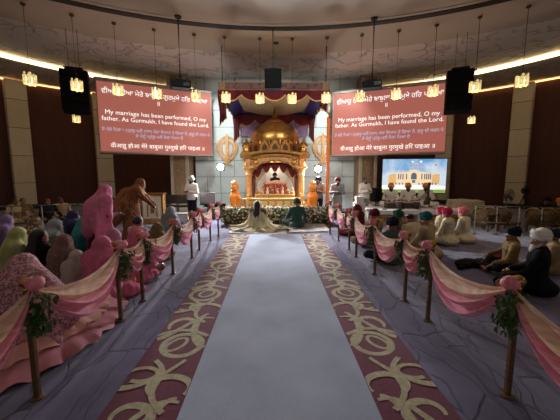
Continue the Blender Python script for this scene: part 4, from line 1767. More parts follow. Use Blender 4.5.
def person(label, loc, yaw, pose='floor', sk=0, top=None, top_name='kurta', bottom=None, turban=None, beard=None, hair=None, veil=None, veil_kw=None,
           skirt=None, lean=0, turn=0, nod=0, tilt=0, arms='lap', scale=1.0, long_top=False, group='seated guests', res=.019, vest=None, cap=None, kn=(.35, .27)):
    NP[0] += 1
    ph = NP[0] * 1.7
    J = skeleton(pose, lean, turn, nod, arms, tilt, kn)
    b, ex = Blob(), MB()
    torso(b, J)
    arms_(b, J)
    legs_(b, J)
    for L_ in J.legs:
        b.cap(L_[2], L_[3], .038, .03, .025)
    head(b, J, ex)
    hands(J, b, ex)
    root = blob_obj('person', b, None, None, res * .85, extra=ex, mats=[skin(SK[sk]), EYEW, EYEB, LIP])
    root.location = loc
    root.rotation_euler = (0, 0, yaw)
    root.scale = (scale,) * 3
    tag(root, label, 'person', group)
    if top:
        c = Blob()
        short_ = pose == 'stand' and not long_top
        torso(c, J, .017, hips=True)
        arms_(c, J, .015)
        if short_:
            c.cap(J.pel + Vector((0, 0, .05)), J.pel + Vector((0, 0, -.12)), .165, .17, .05)
        if long_top:
            if pose == 'floor':
                c.ell((0, .2, .13), (kn[0] - .05, .2, .1), k=.06)
                c.ell((0, -.03, .1), (.25, .2, .13), k=.06)
            elif pose == 'chair':
                c.ell((0, .2, .53), (.2, .28, .1), k=.06)
            else:
                c.cap(J.pel, J.pel + Vector((0, .0, -.4)), .16, .2, .06)
        else:
            c.cap(J.pel, J.pel + J.up.to_3x3() @ Vector((0, 0, -.06)), .165, .155, .05)
        c.ell(J.neck + Vector((0, .03, .05)), (.055, .05, .05), None, .01, True)
        dsp = folds(.006, 1, ph)
        if short_:            # straight hem below the hips, sleeves left free
            zc2, base_ = J.pel.z - .09, dsp
            dsp = lambda X, Y, Z: np.where((np.abs(X) < .19) & (Z < zc2), .2, base_(X, Y, Z))
        blob_obj(top_name, c, top, root, res, dsp, zmin=.01)
    if vest:
        c = Blob()
        torso(c, J, .028, hips=True)
        c.ell(J.neck + Vector((0, .03, .06)), (.06, .06, .06), None, .01, True)
        blob_obj('waistcoat', c, vest, root, res, folds(.004, 1, ph), zmin=.01)
    if bottom:
        c = Blob()
        c.ell(J.pel, (.168, .13, .115), J.rot, .05)
        legs_(c, J, .017, .04, .96)
        blob_obj('trousers', c, bottom, root, res, folds(.008, 1.2, ph), zmin=.008)
    if skirt:
        c = Blob()
        if pose == 'floor':
            c.ell((0, .17, .1), (kn[0] + .07, .36, .12), k=.08)
            c.ell((0, 0, .14), (.24, .2, .17), k=.08)
        elif pose == 'chair':
            c.ell((0, .2, .52), (.22, .32, .12), k=.08)
            c.cap((0, .42, .5), (0, .46, .06), .18, .24, .08)
        else:
            c.cap((0, 0, .92), (0, 0, .08), .15, .28, .1)
        blob_obj('skirt', c, skirt, root, res * 1.15, folds(.016, 1.1, ph), zmin=.01)
    H = J.Hm
    rot = H.to_3x3()
    P = lambda x, y, z: H @ Vector((x, y, z))
    if turban:
        c = Blob()
        c.ell(P(0, -.01, .075), (.103, .122, .088), rot, .03)
        c.ell(P(0, -.03, .1), (.088, .095, .085), rot, .03)
        for s in (-1, 1):
            c.cap(P(s * .085, .03, .05), P(s * .02, .085, .115), .035, .03, .02)
            c.cap(P(s * .09, -.05, .035), P(s * .05, .06, .13), .034, .03, .02)
        Hi = H.inverted()
        hi = np.array(Hi)

        def wrap(X, Y, Z):
            x = hi[0, 0] * X + hi[0, 1] * Y + hi[0, 2] * Z + hi[0, 3]
            y = hi[1, 0] * X + hi[1, 1] * Y + hi[1, 2] * Z + hi[1, 3]
            z = hi[2, 0] * X + hi[2, 1] * Y + hi[2, 2] * Z + hi[2, 3]
            return .0045 * np.sin(150 * z + np.abs(x) * 90 + y * 14)
        blob_obj('turban', c, turban, root, .012, wrap)
    if cap:
        c = Blob()
        c.ell(P(0, -.01, .065), (.088, .104, .072), rot, .02)
        blob_obj('cap', c, cap, root, .013)
    if hair:
        c = Blob()
        c.ell(P(0, -.02, .04), (.087, .096, .09), rot, .03)
        if hair[1] == 'long':
            c.cap(P(0, -.06, .0), J.neck + J.up.to_3x3() @ Vector((0, -.1, -.12)), .085, .09, .05)
            c.cap(J.neck + J.up.to_3x3() @ Vector((0, -.1, -.1)), J.waist + J.up.to_3x3() @ Vector((0, -.11, .05)), .1, .09, .05)
        elif hair[1] == 'bun':
            c.ell(P(0, -.11, .03), (.05, .045, .05), rot, .02)
        c.ell(P(0, .1, -.01), (.07, .05, .075), rot, .02, True)
        blob_obj('hair', c, hair[0], root, .014, folds(.003, 3, ph))
    if beard:
        c = Blob()
        c.ell(P(0, .05, -.085), (.062, .06, .05), rot, .03)
        c.ell(P(0, .07, -.125), (.048, .045, .06), rot, .03)
        for s in (-1, 1):
            c.cap(P(s * .068, .02, -.02), P(s * .04, .055, -.085), .016, .024, .02)
            c.cap(P(s * .004, .1, -.038), P(s * .034, .09, -.05), .008, .006, .01)
        blob_obj('beard', c, beard, root, .011, folds(.003, 4, ph))
    if veil:
        kw = veil_kw or {}
        w_, ln = kw.get('w', 1.0), kw.get('ln', 1.0)
        c = Blob()
        c.ell(P(0, -.012, .02), (.1, .118, .122), rot, .05)
        c.cap(P(0, -.03, -.02), J.neck + J.up.to_3x3() @ Vector((0, -.03, .0)), .1, .12, .08)
        c.cap(J.sh[0], J.sh[1], .085, k=.12)
        c.ell(J.chest + J.up.to_3x3() @ Vector((0, -.03, 0)), (.215 * w_, .15, .2), J.rot, .1)
        if pose == 'stand':
            base = J.pel + Vector((0, -.06, -.02))
        else:
            base = J.pel + Vector((0, -.07, .02))
        c.cap(J.chest + J.up.to_3x3() @ Vector((0, -.03, -.05)), base, .17 * w_, .2 * w_, .1)
        if pose == 'floor':
            c.ell((0, -.04, .1), (.29 * w_, .26, .12), k=.12)
        for s in (0, 1):
            c.cap(J.sh[s], J.el[s], .075, .075, .08)
        if kw.get('trail'):
            for a, q, ra, rb in kw['trail']:
                c.cap(a, q, ra, rb, .1)
        c.ell(P(0, .13, -.03), (.062, .075, .095), rot, .02, True)
        zt_ = P(0, 0, .1)
        am = kw.get('amp', .012)

        def drape(X, Y, Z):
            a = np.arctan2(X - zt_.x * .5, Y - zt_.y * .5 + .02)
            g = np.clip((zt_.z - Z) / .5, .15, 1.2)
            return g * am * (np.sin(9 * a + 3 * Z + ph) + .6 * np.sin(17 * a - 5 * Z + 2 * ph)) * .8 + folds(am * .35, 1.3, ph)(X, Y, Z)
        blob_obj('veil', c, veil, root, res, drape, zmin=.012)
    return root


def seat_at(px, pytop, ztop=.9):
    return G(px, pytop, ztop)


def face(p, target=(0.0, 11.5), add=0):
    return math.atan2(-(target[0] - p.x), target[1] - p.y) + R(add)


VP = dict(sheen=.2)
# materials of the clothes
C = dict(
    beige=cloth('beige_cloth', (170, 148, 118)), cream=cloth('cream_cloth', (206, 192, 164)), tan=cloth('tan_cloth', (150, 124, 92)),
    black=cloth('black_suiting', (9, 9, 11)), navy=cloth('navy_cloth', (26, 32, 58)), olive=cloth('olive_gold_brocade', (132, 106, 62), spots=((84, 62, 36), 22.0, .3)),
    greygreen=cloth('grey_green_cloth', (82, 94, 92)), white=cloth('white_cotton', (214, 208, 198), var=.06), khaki=cloth('khaki_cloth', (124, 112, 88)),
    pattern=cloth('cream_printed_cloth', (200, 188, 158), spots=((120, 116, 90), 18.0, .26)), maroon=cloth('maroon_turban_cloth', (98, 26, 42)),
    red=cloth('crimson_turban_cloth', (176, 32, 66)), pink=cloth('pink_turban_cloth', (206, 108, 120), spots=((150, 60, 80), 30.0, .25)), teal=cloth('teal_turban_cloth', (28, 92, 92)), green=cloth('green_turban_cloth', (34, 86, 70)),
    dark=cloth('dark_turban_cloth', (30, 34, 42)), orange=cloth('orange_turban_cloth', (214, 136, 42)), whitet=cloth('white_turban_cloth', (224, 220, 212), var=.05),
    emerald=cloth('emerald_coat', (44, 76, 72), sheen=.2), grey=cloth('grey_cloth', (112, 112, 112)), denim=cloth('dark_trousers', (28, 30, 40)),
    blackt=cloth('black_turban_cloth', (16, 16, 18)))
V = dict(
    pink=cloth('hot_pink_veil', (232, 138, 176), transl=.15, scale=10), pink2=cloth('rose_pink_veil', (222, 124, 156), transl=.15, scale=10), mauve=cloth('mauve_pink_veil', (206, 136, 170), transl=.15),
    lime=cloth('lime_veil', (172, 172, 116), transl=.15), white=cloth('white_grey_shawl', (176, 164, 160)), grey=cloth('silver_grey_veil', (132, 138, 142)), sequin=cloth('brown_sequin_veil', (124, 92, 86), spots=((206, 172, 158), 34.0, .22)),
    brown=cloth('rust_brown_veil', (132, 82, 56), transl=.15, stripes=((158, 108, 70), 9.0, .3)), teal=cloth('teal_veil', (52, 124, 130)), blue=cloth('deep_blue_veil', (38, 42, 78)), dots=cloth('gold_dotted_veil', (98, 84, 70), spots=((204, 180, 130), 22.0, .3)),
    floral=cloth('floral_rose_shawl', (196, 146, 154), var=.5, spots=((140, 92, 110), 46.0, .42), scale=30), gold=cloth('pale_gold_veil', (206, 194, 142), transl=.2, scale=16), purple=cloth('violet_veil', (116, 92, 132)),
    black=cloth('black_shawl', (18, 16, 18)), maroon=cloth('maroon_veil', (92, 26, 44)), greenw=cloth('olive_scarf', (106, 100, 66)))
ROSE = cloth('rose_silk', (196, 126, 138), sheen=.2)

# ---- the couple
pb = G(258, 228.5)
pb = Vector((pb.x, 9.15, .03))
tr = [((0, -.1, .2), (-.55, .1, .02), .12, .1), ((0, -.1, .2), (.5, -.1, .02), .14, .1), ((0, -.05, .3), (0, -.5, .02), .14, .12), ((0, 0, .3), (-.4, -.35, .02), .1, .1), ((-.2, 0, .2), (-.85, .15, .02), .08, .06),
      ((.2, -.1, .15), (.8, -.05, .02), .09, .06), ((.1, -.2, .2), (.5, -.42, .02), .1, .08), ((0, .05, .6), (-.3, -.1, .15), .08, .1), ((0, .05, .6), (.3, -.1, .15), .08, .1)]
bride = person('bride seated on a white sheet under a long pale gold veil spread around her', pb, face(pb), 'floor', 0, top=cloth('gold_brocade', (96, 78, 52)), top_name='blouse',
               skirt=cloth('bronze_brocade', (124, 100, 70), spots=((176, 150, 98), 22.0, .3)), hair=(HAIRM, 'long'), group='wedding couple', res=.018)
k = MB()


def veil_fn(u, v):
    a = 2 * PI * u + PI / 2
    prof = [(.0, .885), (.06, .875), (.122, .82), (.138, .74), (.14, .66), (.2, .55), (.27, .42), (.33, .28), (.42, .15), (.58, .075), (.8, .045), (1.0, .03)]
    q = v * (len(prof) - 1)
    i = min(int(q), len(prof) - 2)
    r_, z = [prof[i][c] + (prof[i + 1][c] - prof[i][c]) * (q - i) for c in (0, 1)]
    fo = 1 + (.05 + .1 * v) * v * math.sin(13 * a + 4 * v) + .06 * v * math.sin(23 * a - 3 * v)
    edge = 1 + .18 * max(0, v - .8) * 5 * math.sin(3 * a + .8)
    return (r_ * fo * edge * math.cos(a) * (1.0 - .05 * v), r_ * fo * edge * math.sin(a) * (.95 - .4 * v) + .05 * (1 - v), z + .02 * v * math.sin(13 * a + 4 * v + 1.5))


k.grid(120, 33, veil_fn)
k.build('veil', mat('sheer_gold_veil', (214, 206, 166), .8, var=.1, scale=5, alpha=.72, transl=.2), bride, smooth=True, fix=False)
k = MB()
for j in range(26):
    a = j * 2 * PI / 26
    rr = .62 + .12 * math.sin(5 * a)
    k.grid(1, 4, lambda u, v: ((1.0 * rr * v + .28) * math.cos(a + (u - .5) * .26), (.62 * rr * v + .1) * math.sin(a + (u - .5) * .26) - .1, .075 * (1 - v) + .018 + .022 * (u > .5)))
k.build('skirt_hem', cloth('bronze_brocade', (124, 100, 70)), bride, smooth=True, fix=False)
pg = G(296, 226)
pg = Vector((pg.x, 9.35, .03))
person('groom seated on a white sheet in an emerald green coat and dark green turban', pg, face(pg, (.3, 12)), 'floor', 0, top=C['emerald'], top_name='coat', bottom=C['greygreen'], turban=cloth('dark_green_turban', (40, 58, 52)),
       beard=HAIRM, arms='knee', long_top=True, group='wedding couple', scale=1.02, res=.017)

# ---- right of the aisle, seated on the floor
right = [
    ('man in a black suit and white turban, nearest the right edge of the aisle crowd', 543, 230, .9, dict(top=C['black'], top_name='jacket', bottom=C['black'], turban=C['whitet'], beard=WHITEBEARD, turn=35, arms='knee', long_top=True, scale=1.04), 20, .015),
    ('man in an olive gold jacket and black turban beside the man in white turban', 514, 226, .8, dict(scale=.92, top=C['olive'], top_name='jacket', bottom=C['black'], turban=C['blackt'], turn=20, arms='knee', tilt=-6), 30, .016),
    ('man in tan at the right edge with a dark turban, behind the white turban', 556, 229, .76, dict(scale=.88, top=C['tan'], bottom=C['tan'], turban=C['dark'], turn=10), 15, .02),
    ('man in cream with a pink turban, farthest right of the row by the platform', 468, 206, .9, dict(top=C['cream'], bottom=C['cream'], turban=C['pink'], long_top=True, lean=8, arms='lap'), -10, .019),
    ('man in a cream printed robe with a crimson turban, left of the pink turban', 451, 207, .9, dict(top=C['pattern'], bottom=C['cream'], turban=C['red'], long_top=True, lean=6), -5, .019),
    ('man with a crimson turban and cream kurta behind the teal turban', 441.5, 206.5, .8, dict(top=C['cream'], bottom=C['cream'], turban=C['red'], long_top=True, scale=.9), 0, .02),
    ('big man in beige with a teal turban sitting by the third swag', 432, 213, .9, dict(top=C['beige'], bottom=C['beige'], turban=C['teal'], long_top=True, lean=10, arms='knee', scale=1.05), 5, .017),
    ('man in cream leaning forward between the two green turbans', 417.5, 214, .82, dict(top=C['cream'], bottom=C['cream'], cap=HAIRM, long_top=True, lean=22), -20, .02),
    ('man in khaki with a green turban beside the white platform', 402.5, 209, .9, dict(top=C['khaki'], bottom=C['khaki'], turban=C['green'], lean=8), 5, .018),
    ('man in dark grey green with a black turban behind the fourth swag', 393, 217, .88, dict(top=C['greygreen'], bottom=C['dark'], turban=C['dark'], turn=10), 0, .018),
    ('man in a beige jacket with a maroon turban behind the fifth swag', 375, 208, .9, dict(top=C['beige'], top_name='jacket', bottom=C['tan'], turban=C['maroon']), 0, .019),
]
for lab, px, py, zt, kw, add, res in right:
    p = seat_at(px, py, zt + .02)
    person(lab, (p.x, p.y, .0), face(p, add=add), 'floor', sk=NP[0] % 3, res=res, group='guests seated right of the aisle', **kw)
p = seat_at(357.5, 204, .88)
person('woman under a maroon veil beside the aisle, left of the maroon turban', (p.x, p.y, 0), face(p, add=5), 'floor', top=C['maroon'], skirt=C['maroon'], veil=V['maroon'], veil_kw=dict(w=.95), group='guests seated right of the aisle')

# ---- left of the aisle
left = [
    ('woman under a big floral rose shawl sitting at the lower left corner', 14, 257, .92, V['floral'], ROSE, dict(w=1.45, trail=[((.1, .0, .55), (.3, .1, .3), .2, .16), ((-.1, 0, .5), (-.4, .05, .2), .2, .16)]), .017, 10, 1.08),
    ('woman in a white grey shawl leaning low behind the nearest left swag', 68.5, 251, .66, V['white'], V['sequin'], dict(w=.85), .016, 8, .76),
    ('woman under a brown sequinned veil behind the white grey shawl', 58.5, 234, .83, V['sequin'], V['sequin'], dict(w=1.0), .018, 0, .95),
    ('woman under a rose pink veil sitting behind the second left post', 97, 234, .9, V['pink2'], V['pink'], dict(w=1.0), .018, 5, 1.0),
    ('woman under a mauve pink veil between the standing pink veil and the aisle', 108, 227, .9, V['mauve'], V['pink2'], dict(w=1.0), .019, 0, 1.0),
    ('woman under a rose veil behind the third left post', 133, 227, .88, V['pink2'], V['pink2'], dict(w=1.05), .018, 0, 1.0),
    ('woman under a lime green veil near the left edge', 11, 225, .9, V['lime'], V['lime'], dict(w=1.0), .019, -20, 1.0),
    ('woman under a silver grey veil right of the brass railing post', 50, 217, .9, V['grey'], V['grey'], dict(w=1.0), .02, -30, 1.0),
    ('woman under a gold dotted veil behind the black shawl', 30, 216, .9, V['dots'], V['dots'], dict(w=1.0), .021, -15, 1.0),
    ('woman under a teal veil left of the standing pink veil', 79, 216, .9, V['teal'], V['teal'], dict(w=1.0), .021, -10, 1.0),
    ('woman under a deep blue veil behind the teal veil', 69, 209, .9, V['blue'], V['blue'], dict(w=1.0), .021, -10, 1.0),
    ('woman under a silver grey veil by the aisle, in front of the gilded cabinet', 168, 205, .9, V['grey'], V['greenw'], dict(w=.95), .02, 5, 1.0),
    ('woman under an olive scarf behind the fourth left post', 152, 226, .72, V['greenw'], V['greenw'], dict(w=.95), .02, 0, .9),
    ('woman in violet at the left edge behind the lime veil', 1, 213, .9, V['purple'], V['purple'], dict(w=1.0), .022, -10, 1.0),
]
for lab, px, py, zt, vm, sm, kw, res, add, sc_ in left:
    p = seat_at(px, py, zt)
    person(lab, (p.x, p.y, 0), face(p, add=add), 'floor', sk=NP[0] % 3, top=sm, skirt=sm, veil=vm, veil_kw=kw, res=res, scale=sc_ , lean=6 if zt > .8 else 14, kn=(.2, .36), group='guests seated left of the aisle')
fl = [o for o in bpy.data.objects if 'floral rose shawl' in o.get('label', '')][0]
k = MB()
for tier_, (r0, r1, z0, z1) in enumerate(((.22, .36, .34, .22), (.3, .46, .24, .12), (.4, .58, .13, .02))):
    k.grid(150, 5, lambda u, v: ((r0 + (r1 - r0) * v) * (1 + .04 * v * math.sin(58 * PI * u + tier_)) * math.cos(2 * PI * u), .2 + 1.75 * (r0 + (r1 - r0) * v) * (1 + .04 * v * math.sin(44 * PI * u + tier_)) * math.sin(2 * PI * u), z0 + (z1 - z0) * v + .015 * v * math.sin(44 * PI * u)), tier_ % 2)
k.build('ruffled_hem', [ROSE, cloth('pale_rose_silk', (214, 158, 150))], fl, smooth=True, fix=False)
p = seat_at(38, 227, .88)
person('woman with loose black hair in a black shawl beside the lime veil', (p.x, p.y, 0), face(p, add=0), 'floor', top=V['black'], skirt=V['black'], hair=(HAIRM, 'long'), veil=None, group='guests seated left of the aisle', res=.018)
p = seat_at(137.5, 215, .88)
person('dark haired woman with a white scarf round her shoulders left of the rose veil', (p.x, p.y, 0), face(p, add=5), 'floor', top=V['white'], skirt=V['dots'], hair=(HAIRM, 'bun'), group='guests seated left of the aisle', res=.018)
# standing women
p = G(97, 188, 1.46)
person('woman under a big hot pink veil rising above the seated women on the left', (p.x, p.y, 0), face(p, add=-20), 'stand', top=V['maroon'], skirt=V['maroon'], veil=V['pink'], scale=.94, lean=12, arms='front',
       veil_kw=dict(w=1.0, amp=.018, trail=[((.06, -.05, 1.2), (.34, .0, .62), .14, .14), ((.25, 0, .8), (.55, .1, .35), .11, .11), ((-.03, -.05, 1.2), (-.08, -.06, .75), .16, .18)]), group='standing women left of the aisle', res=.019)
p = G(140, 182, 1.5)
p.x -= .24
person('woman under a rust brown veil bending toward the gilded cabinet', (p.x, p.y, 0), R(-75), 'stand', top=V['brown'], skirt=V['brown'], veil=V['brown'], scale=1.0, lean=22, arms='reach',
       veil_kw=dict(w=.95, amp=.014, trail=[((0, -.1, 1.2), (0, -.45, .62), .16, .2), ((0, -.3, .8), (0, -.55, .4), .16, .16)]), group='standing women left of the aisle', res=.019)

# ---- people round the stage
p = G(193, 222)
person('man in a white shirt and pale green turban standing left of the easel, hands together', (p.x, p.y, 0), R(160), 'stand', 1, top=C['white'], top_name='shirt', bottom=C['denim'], turban=cloth('pale_green_turban', (160, 168, 150)), beard=HAIRM, arms='front',
       turn=20, nod=14, group='men standing round the stage', scale=.98)
p = D(318.5, 190, 11.35)
person('man in dark blue with a dark turban standing behind the right orange urn', (p.x, 11.35, 0), R(150), 'stand', 1, top=C['grey'], top_name='shirt', bottom=C['navy'], turban=C['navy'], beard=HAIRM, arms='front', group='men standing round the stage', scale=.96)
p = D(337.5, 190, 10.9)
person('man in a grey tunic with a maroon turban standing right of the flag pole', (p.x, 10.9, 0), R(170), 'stand', 1, top=C['grey'], top_name='tunic', bottom=C['grey'], turban=C['maroon'], beard=HAIRM, arms='front', long_top=True, group='men standing round the stage', scale=.95)
p = D(364.5, 190, 11.4)
person('dark haired man in white standing behind the white pedestal', (p.x, 11.4, .0), R(200), 'stand', 1, top=C['white'], top_name='shirt', bottom=C['grey'], hair=(HAIRM, 'short'), beard=HAIRM, arms='front', nod=10, group='men standing round the stage', scale=.96)
person('reader in a dark coat and dark turban sitting behind the throne', (PX, 13.0, SZ + .49), R(180), 'floor', 1, top=C['dark'], top_name='coat', bottom=C['white'], turban=C['dark'], beard=HAIRM, arms='front', group='men on the stage', scale=.86)
k = MB()
k.box((0, 0, .07), (.7, .5, .14), bev=.03)
tag(k.build('reader_cushion', REDGOLD, None, loc=(PX, 13.05, SZ + .36)), 'red and gold floor cushion under the reader behind the throne', 'cushion')
PLZ = .47
for px, lab, an in ((390.5, 'musician with an orange turban playing at the left, by the black loudspeaker', 'play'), (407.5, 'middle musician with an orange turban behind a harmonium', 'play'), (425, 'right musician with an orange turban holding a stringed instrument upright', 'mouth')):
    p = D(px, 200, 11.2)
    person(lab, (p.x, 11.2, PLZ), face(p, (0, 0), 6), 'floor', NP[0] % 2, top=C['white'], bottom=C['white'], turban=C['orange'], beard=HAIRM, arms=an, long_top=True, vest=None, group='musicians on the platform', scale=1.0)
# ---- far rows behind the railings
rowL = [(14, 198, 'woman in a white suit with dark hair at the far left behind the railing', C['cream'], 'hair'), (22.5, 197.5, 'dark haired person in brown behind the left railing, before the stone column', C['tan'], 'hair'),
        (47, 198, 'person in dark clothes behind the left railing, right of the stone column', C['dark'], 'hair'), (60, 197, 'woman in a cream scarf behind the left railing', C['beige'], 'hair'),
        (111, 193, 'dark haired man in black behind the railing, left of the white cap', C['black'], 'hair'), (119.5, 194, 'man in a white cap behind the railing, right of the standing pink veil', C['grey'], 'cap')]
for px, py, lab, cm, hd in rowL:
    p = seat_at(px, py, .87)
    person(lab, (p.x, p.y, 0), face(p, (0, 6)), 'floor', NP[0] % 3, top=cm, bottom=cm, hair=(HAIRM, 'short') if hd == 'hair' else None, cap=C['whitet'] if hd == 'cap' else None, arms='knee', group='people seated behind the left railing', res=.023)
rowR = [(548, 196, 'man in a black suit and grey turban seated behind the right railing', C['black'], C['dark']), (561, 197, 'man in black with an orange turban at the far right behind the railing', C['black'], C['orange'])]
for px, py, lab, cm, tm in rowR:
    p = seat_at(px, py, .93)
    person(lab, (p.x, p.y, 0), face(p, (0, 6)), 'floor', NP[0] % 3, top=cm, bottom=cm, turban=tm, arms='knee', group='people seated behind the right railing', res=.023)
# ------------------------------------------------------------------ musicians' platform
pf = empty('musicians_platform', (4.97, 11.1, 0))
tag(pf, 'low white clothed platform with gilt lattice front under the musicians', 'platform')
k = MB()
k.box((0, 0, PLZ - .04), (3.3, 2.1, .08), bev=.015)
k.grid(60, 4, lambda u, v: (-1.65 + 3.3 * u, -1.06 - .012 * math.sin(u * 70) * v, PLZ - .02 - .12 * v))
k.build('white_top', SHEET, pf)
k = MB()
k.box((0, 0, (PLZ - .08) / 2), (3.2, 2.0, PLZ - .08))
k.build('body', CREAM, pf)
LATT = mat('gilt_lattice', (170, 118, 52), .5, .4, var=.3, scale=18, spots=((70, 40, 18), 11.0, .3))
for i in range(4):
    k = MB()
    k.box((-1.2 + .8 * i, -1.01, .19), (.66, .03, .2), bev=.008)
    k.build('lattice_panel', LATT, pf)
WOOD = mat('dark_wood', (64, 40, 26), .5, var=.25, scale=8, stretch=(1, 1, 8))


def harmonium(p, rz, lab):
    t = empty('harmonium', p, rz)
    tag(t, lab, 'harmonium', 'harmoniums')
    k = MB()
    k.box((0, 0, .1), (.42, .25, .2), bev=.012)
    k.build('case', WOOD, t)
    k = MB()
    k.box((0, -.15, .13), (.38, .05, .18), bev=.01)
    k.build('bellows', mat('bellows_cloth', (70, 24, 26), .8, stripes=((30, 12, 12), 30.0, .4)), t)
    k = MB()
    k.box((0, .05, .205), (.38, .1, .016), 0)
    for j in range(14):
        k.box((-.17 + .026 * j, .04, .216), (.016, .06, .012), 1)
    k.build('keyboard', [mat('ivory', (220, 212, 196), .4), BLACK], t)


for px, lab in ((391, 'wooden harmonium before the left musician'), (408, 'wooden harmonium before the middle musician')):
    p = D(px, 205, 10.72)
    harmonium((p.x, 10.72, PLZ), PI, lab)
# stringed instrument of the right musician
p = D(427, 205, 10.8)
t = empty('bowed_lute', (p.x - .02, 10.8, PLZ + .04), .1)
t.rotation_euler = (-.1, .15, .1)
tag(t, 'wooden bowed lute standing before the right musician', 'lute')
bl = Blob()
bl.ell((0, 0, .14), (.13, .07, .14)).ell((0, 0, .3), (.09, .06, .1))
blob_obj('body', bl, WOOD, t, .016)
k = MB()
k.box((0, 0, .55), (.07, .04, .5), bev=.01)
k.box((0, 0, .84), (.1, .06, .12), bev=.015)
k.build('neck', WOOD, t)
for j in range(4):
    k = MB()
    k.tube([(-.02 + .013 * j, -.045, .1), (-.02 + .013 * j, -.03, .86)], .002, 4)
    k.build('string', IRON, t)
# drums
for i, (px, lab) in enumerate(((398.5, 'small hand drum between the left and middle musicians'), (416, 'hand drum between the middle and right musicians'))):
    p = D(px, 207, 10.6)
    t = empty('hand_drum', (p.x, 10.6, PLZ))
    tag(t, lab, 'drum', 'hand drums')
    k = MB()
    k.lathe([(.08, 0), (.12, .08), (.13, .16), (.115, .25)], 18)
    k.build('shell', [IRON, WOOD][i], t, smooth='auto')
    k = MB()
    k.lathe([(.118, .245), (.118, .262), (.03, .266)], 18)
    k.build('skin', CREAM, t, smooth='auto')
# microphones on short stands
for px, lab in ((385, 'short microphone stand at the left end of the platform'), (402, 'short microphone stand right of the left musician'), (419, 'short microphone stand left of the right musician'), (437, 'short microphone stand right of the right musician')):
    p = D(px, 205, 10.35)
    t = empty('microphone_stand', (p.x, 10.35, PLZ), rng.uniform(-.4, .4))
    tag(t, lab, 'microphone', 'microphone stands')
    k = MB()
    k.lathe([(.09, 0), (.09, .02), (.02, .03)], 14)
    k.build('base', BLACKM, t, smooth='auto')
    k = MB()
    k.tube([(0, 0, .02), (0, 0, .36), (.04, .2, .46)], .01, 6)
    bm_ = k.build('boom', BLACKM, t)
    k = MB()
    k.tube([(.04, .2, .46), (.055, .28, .47)], .016, 8)
    k.sphere((.06, .3, .472), .028, seg=10, rings=8)
    k.build('microphone', BLACKM, bm_, smooth='auto')
# loudspeaker on the platform
p = D(377, 190, 11.6)
t = empty('black_loudspeaker', (p.x, 11.7, PLZ + .0), .3)
tag(t, 'black loudspeaker standing at the left end of the platform', 'loudspeaker')
k = MB()
k.box((0, .0, .42), (.36, .34, .54), bev=.03)
k.build('cabinet', BLACK, t)
k = MB()
k.box((0, -.175, .42), (.3, .02, .46), bev=.006)
k.build('grille', SPK, t)
k = MB()
k.tube([(0, 0, .02), (0, 0, .16)], .03, 10)
k.lathe([(.16, 0), (.16, .02), (.03, .03)], 14)
k.build('foot', BLACKM, t)
# white pedestal
p = G(367, 223)
t = empty('white_pedestal', (p.x - .22, 10.55, 0))
tag(t, 'white stepped pedestal left of the platform, before the man in white', 'pedestal')
WPAINT = mat('white_paint', (206, 202, 198), .5, var=.04)
k = MB()
k.box((0, 0, .33), (.34, .34, .66), bev=.012)
k.build('column', WPAINT, t)
k = MB()
k.box((0, -.02, .8), (.26, .26, .24), bev=.012)
k.build('upper_box', WPAINT, t)
k = MB()
k.box((0, 0, .668), (.38, .38, .03), bev=.006)
k.build('shelf', WPAINT, t)
# floor monitor and white paper
p = G(346, 221)
k = MB()
k.prism([(-.2, 0), (.2, 0), (.2, .12), (-.05, .34), (-.2, .34)], -.25, .25, 0, Matrix.Rotation(PI / 2, 4, 'Z'))
t = k.build('floor_monitor', BLACK, None, loc=(p.x, p.y + .1, 0))
tag(t, 'black wedge floor monitor behind the men by the platform', 'loudspeaker')
k = MB()
k.box((0, .01, .15), (.44, .02, .2), 0, Matrix.Translation((0, -.14, .06)) @ Matrix.Rotation(-.7, 4, 'X'), .005)
k.build('grille', SPK, t)
p = G(355, 220)
k = MB()
k.grid(8, 6, lambda u, v: (-.09 + .18 * u, -.06 + .13 * v + .03 * math.sin(5 * u), .37 + .1 * abs(u - .45) + .03 * math.sin(6 * v)))
t = empty('music_stand', (p.x, p.y, 0))
tag(t, 'low stand with white open papers left of the white pedestal', 'stand')
k.build('papers', SHEET, t, smooth=True)
k = MB()
k.tube([(0, 0, .0), (0, .02, .38)], .014, 6)
k.lathe([(.13, 0), (.13, .015), (.02, .03)], 12)
k.build('support', BLACKM, t)

# ------------------------------------------------------------------ draped table at the right end of the platform
p = G(463, 222)
t = empty('draped_table', (7.05, 10.9, 0), -.35)
tag(t, 'table under a wrinkled cream cloth at the right end of the platform', 'table')
k = MB()
k.box((0, 0, .72), (1.0, .7, .04), bev=.008)
k.build('tabletop', WOOD, t)
for sx in (-1, 1):
    for sy in (-1, 1):
        k = MB()
        k.box((sx * .44, sy * .29, .35), (.05, .05, .7))
        k.build('leg', WOOD, t)
cl = MB()


def fn(u, v):
    x, y = (u - .5) * 2.0, (v - .5) * 1.7
    ex, ey = max(0, abs(x) - .52), max(0, abs(y) - .37)
    z = .755 - max(ex, ey) * .98
    fx = math.copysign(min(abs(x), .52) + .05 * min(ex, .4) + .02 * math.sin(14 * y) * min(1, ex * 4), x)
    fy = math.copysign(min(abs(y), .37) + .05 * min(ey, .4) + .02 * math.sin(15 * x) * min(1, ey * 4), y)
    return (fx, fy, max(z, .03) + .012 * math.sin(9 * x + 5 * y))


cl.grid(40, 36, fn)
o = cl.build('tablecloth', mat('cream_table_cloth', (176, 160, 128), .85, var=.15, scale=6), None, smooth=True, loc=(7.05, 10.9, 0), rz=-.35)
tag(o, 'wrinkled cream cloth draped over the table at the right end of the platform', 'tablecloth')

# ------------------------------------------------------------------ railings
RAILM = mat('brushed_rail', (104, 94, 80), .4, .6, var=.1)


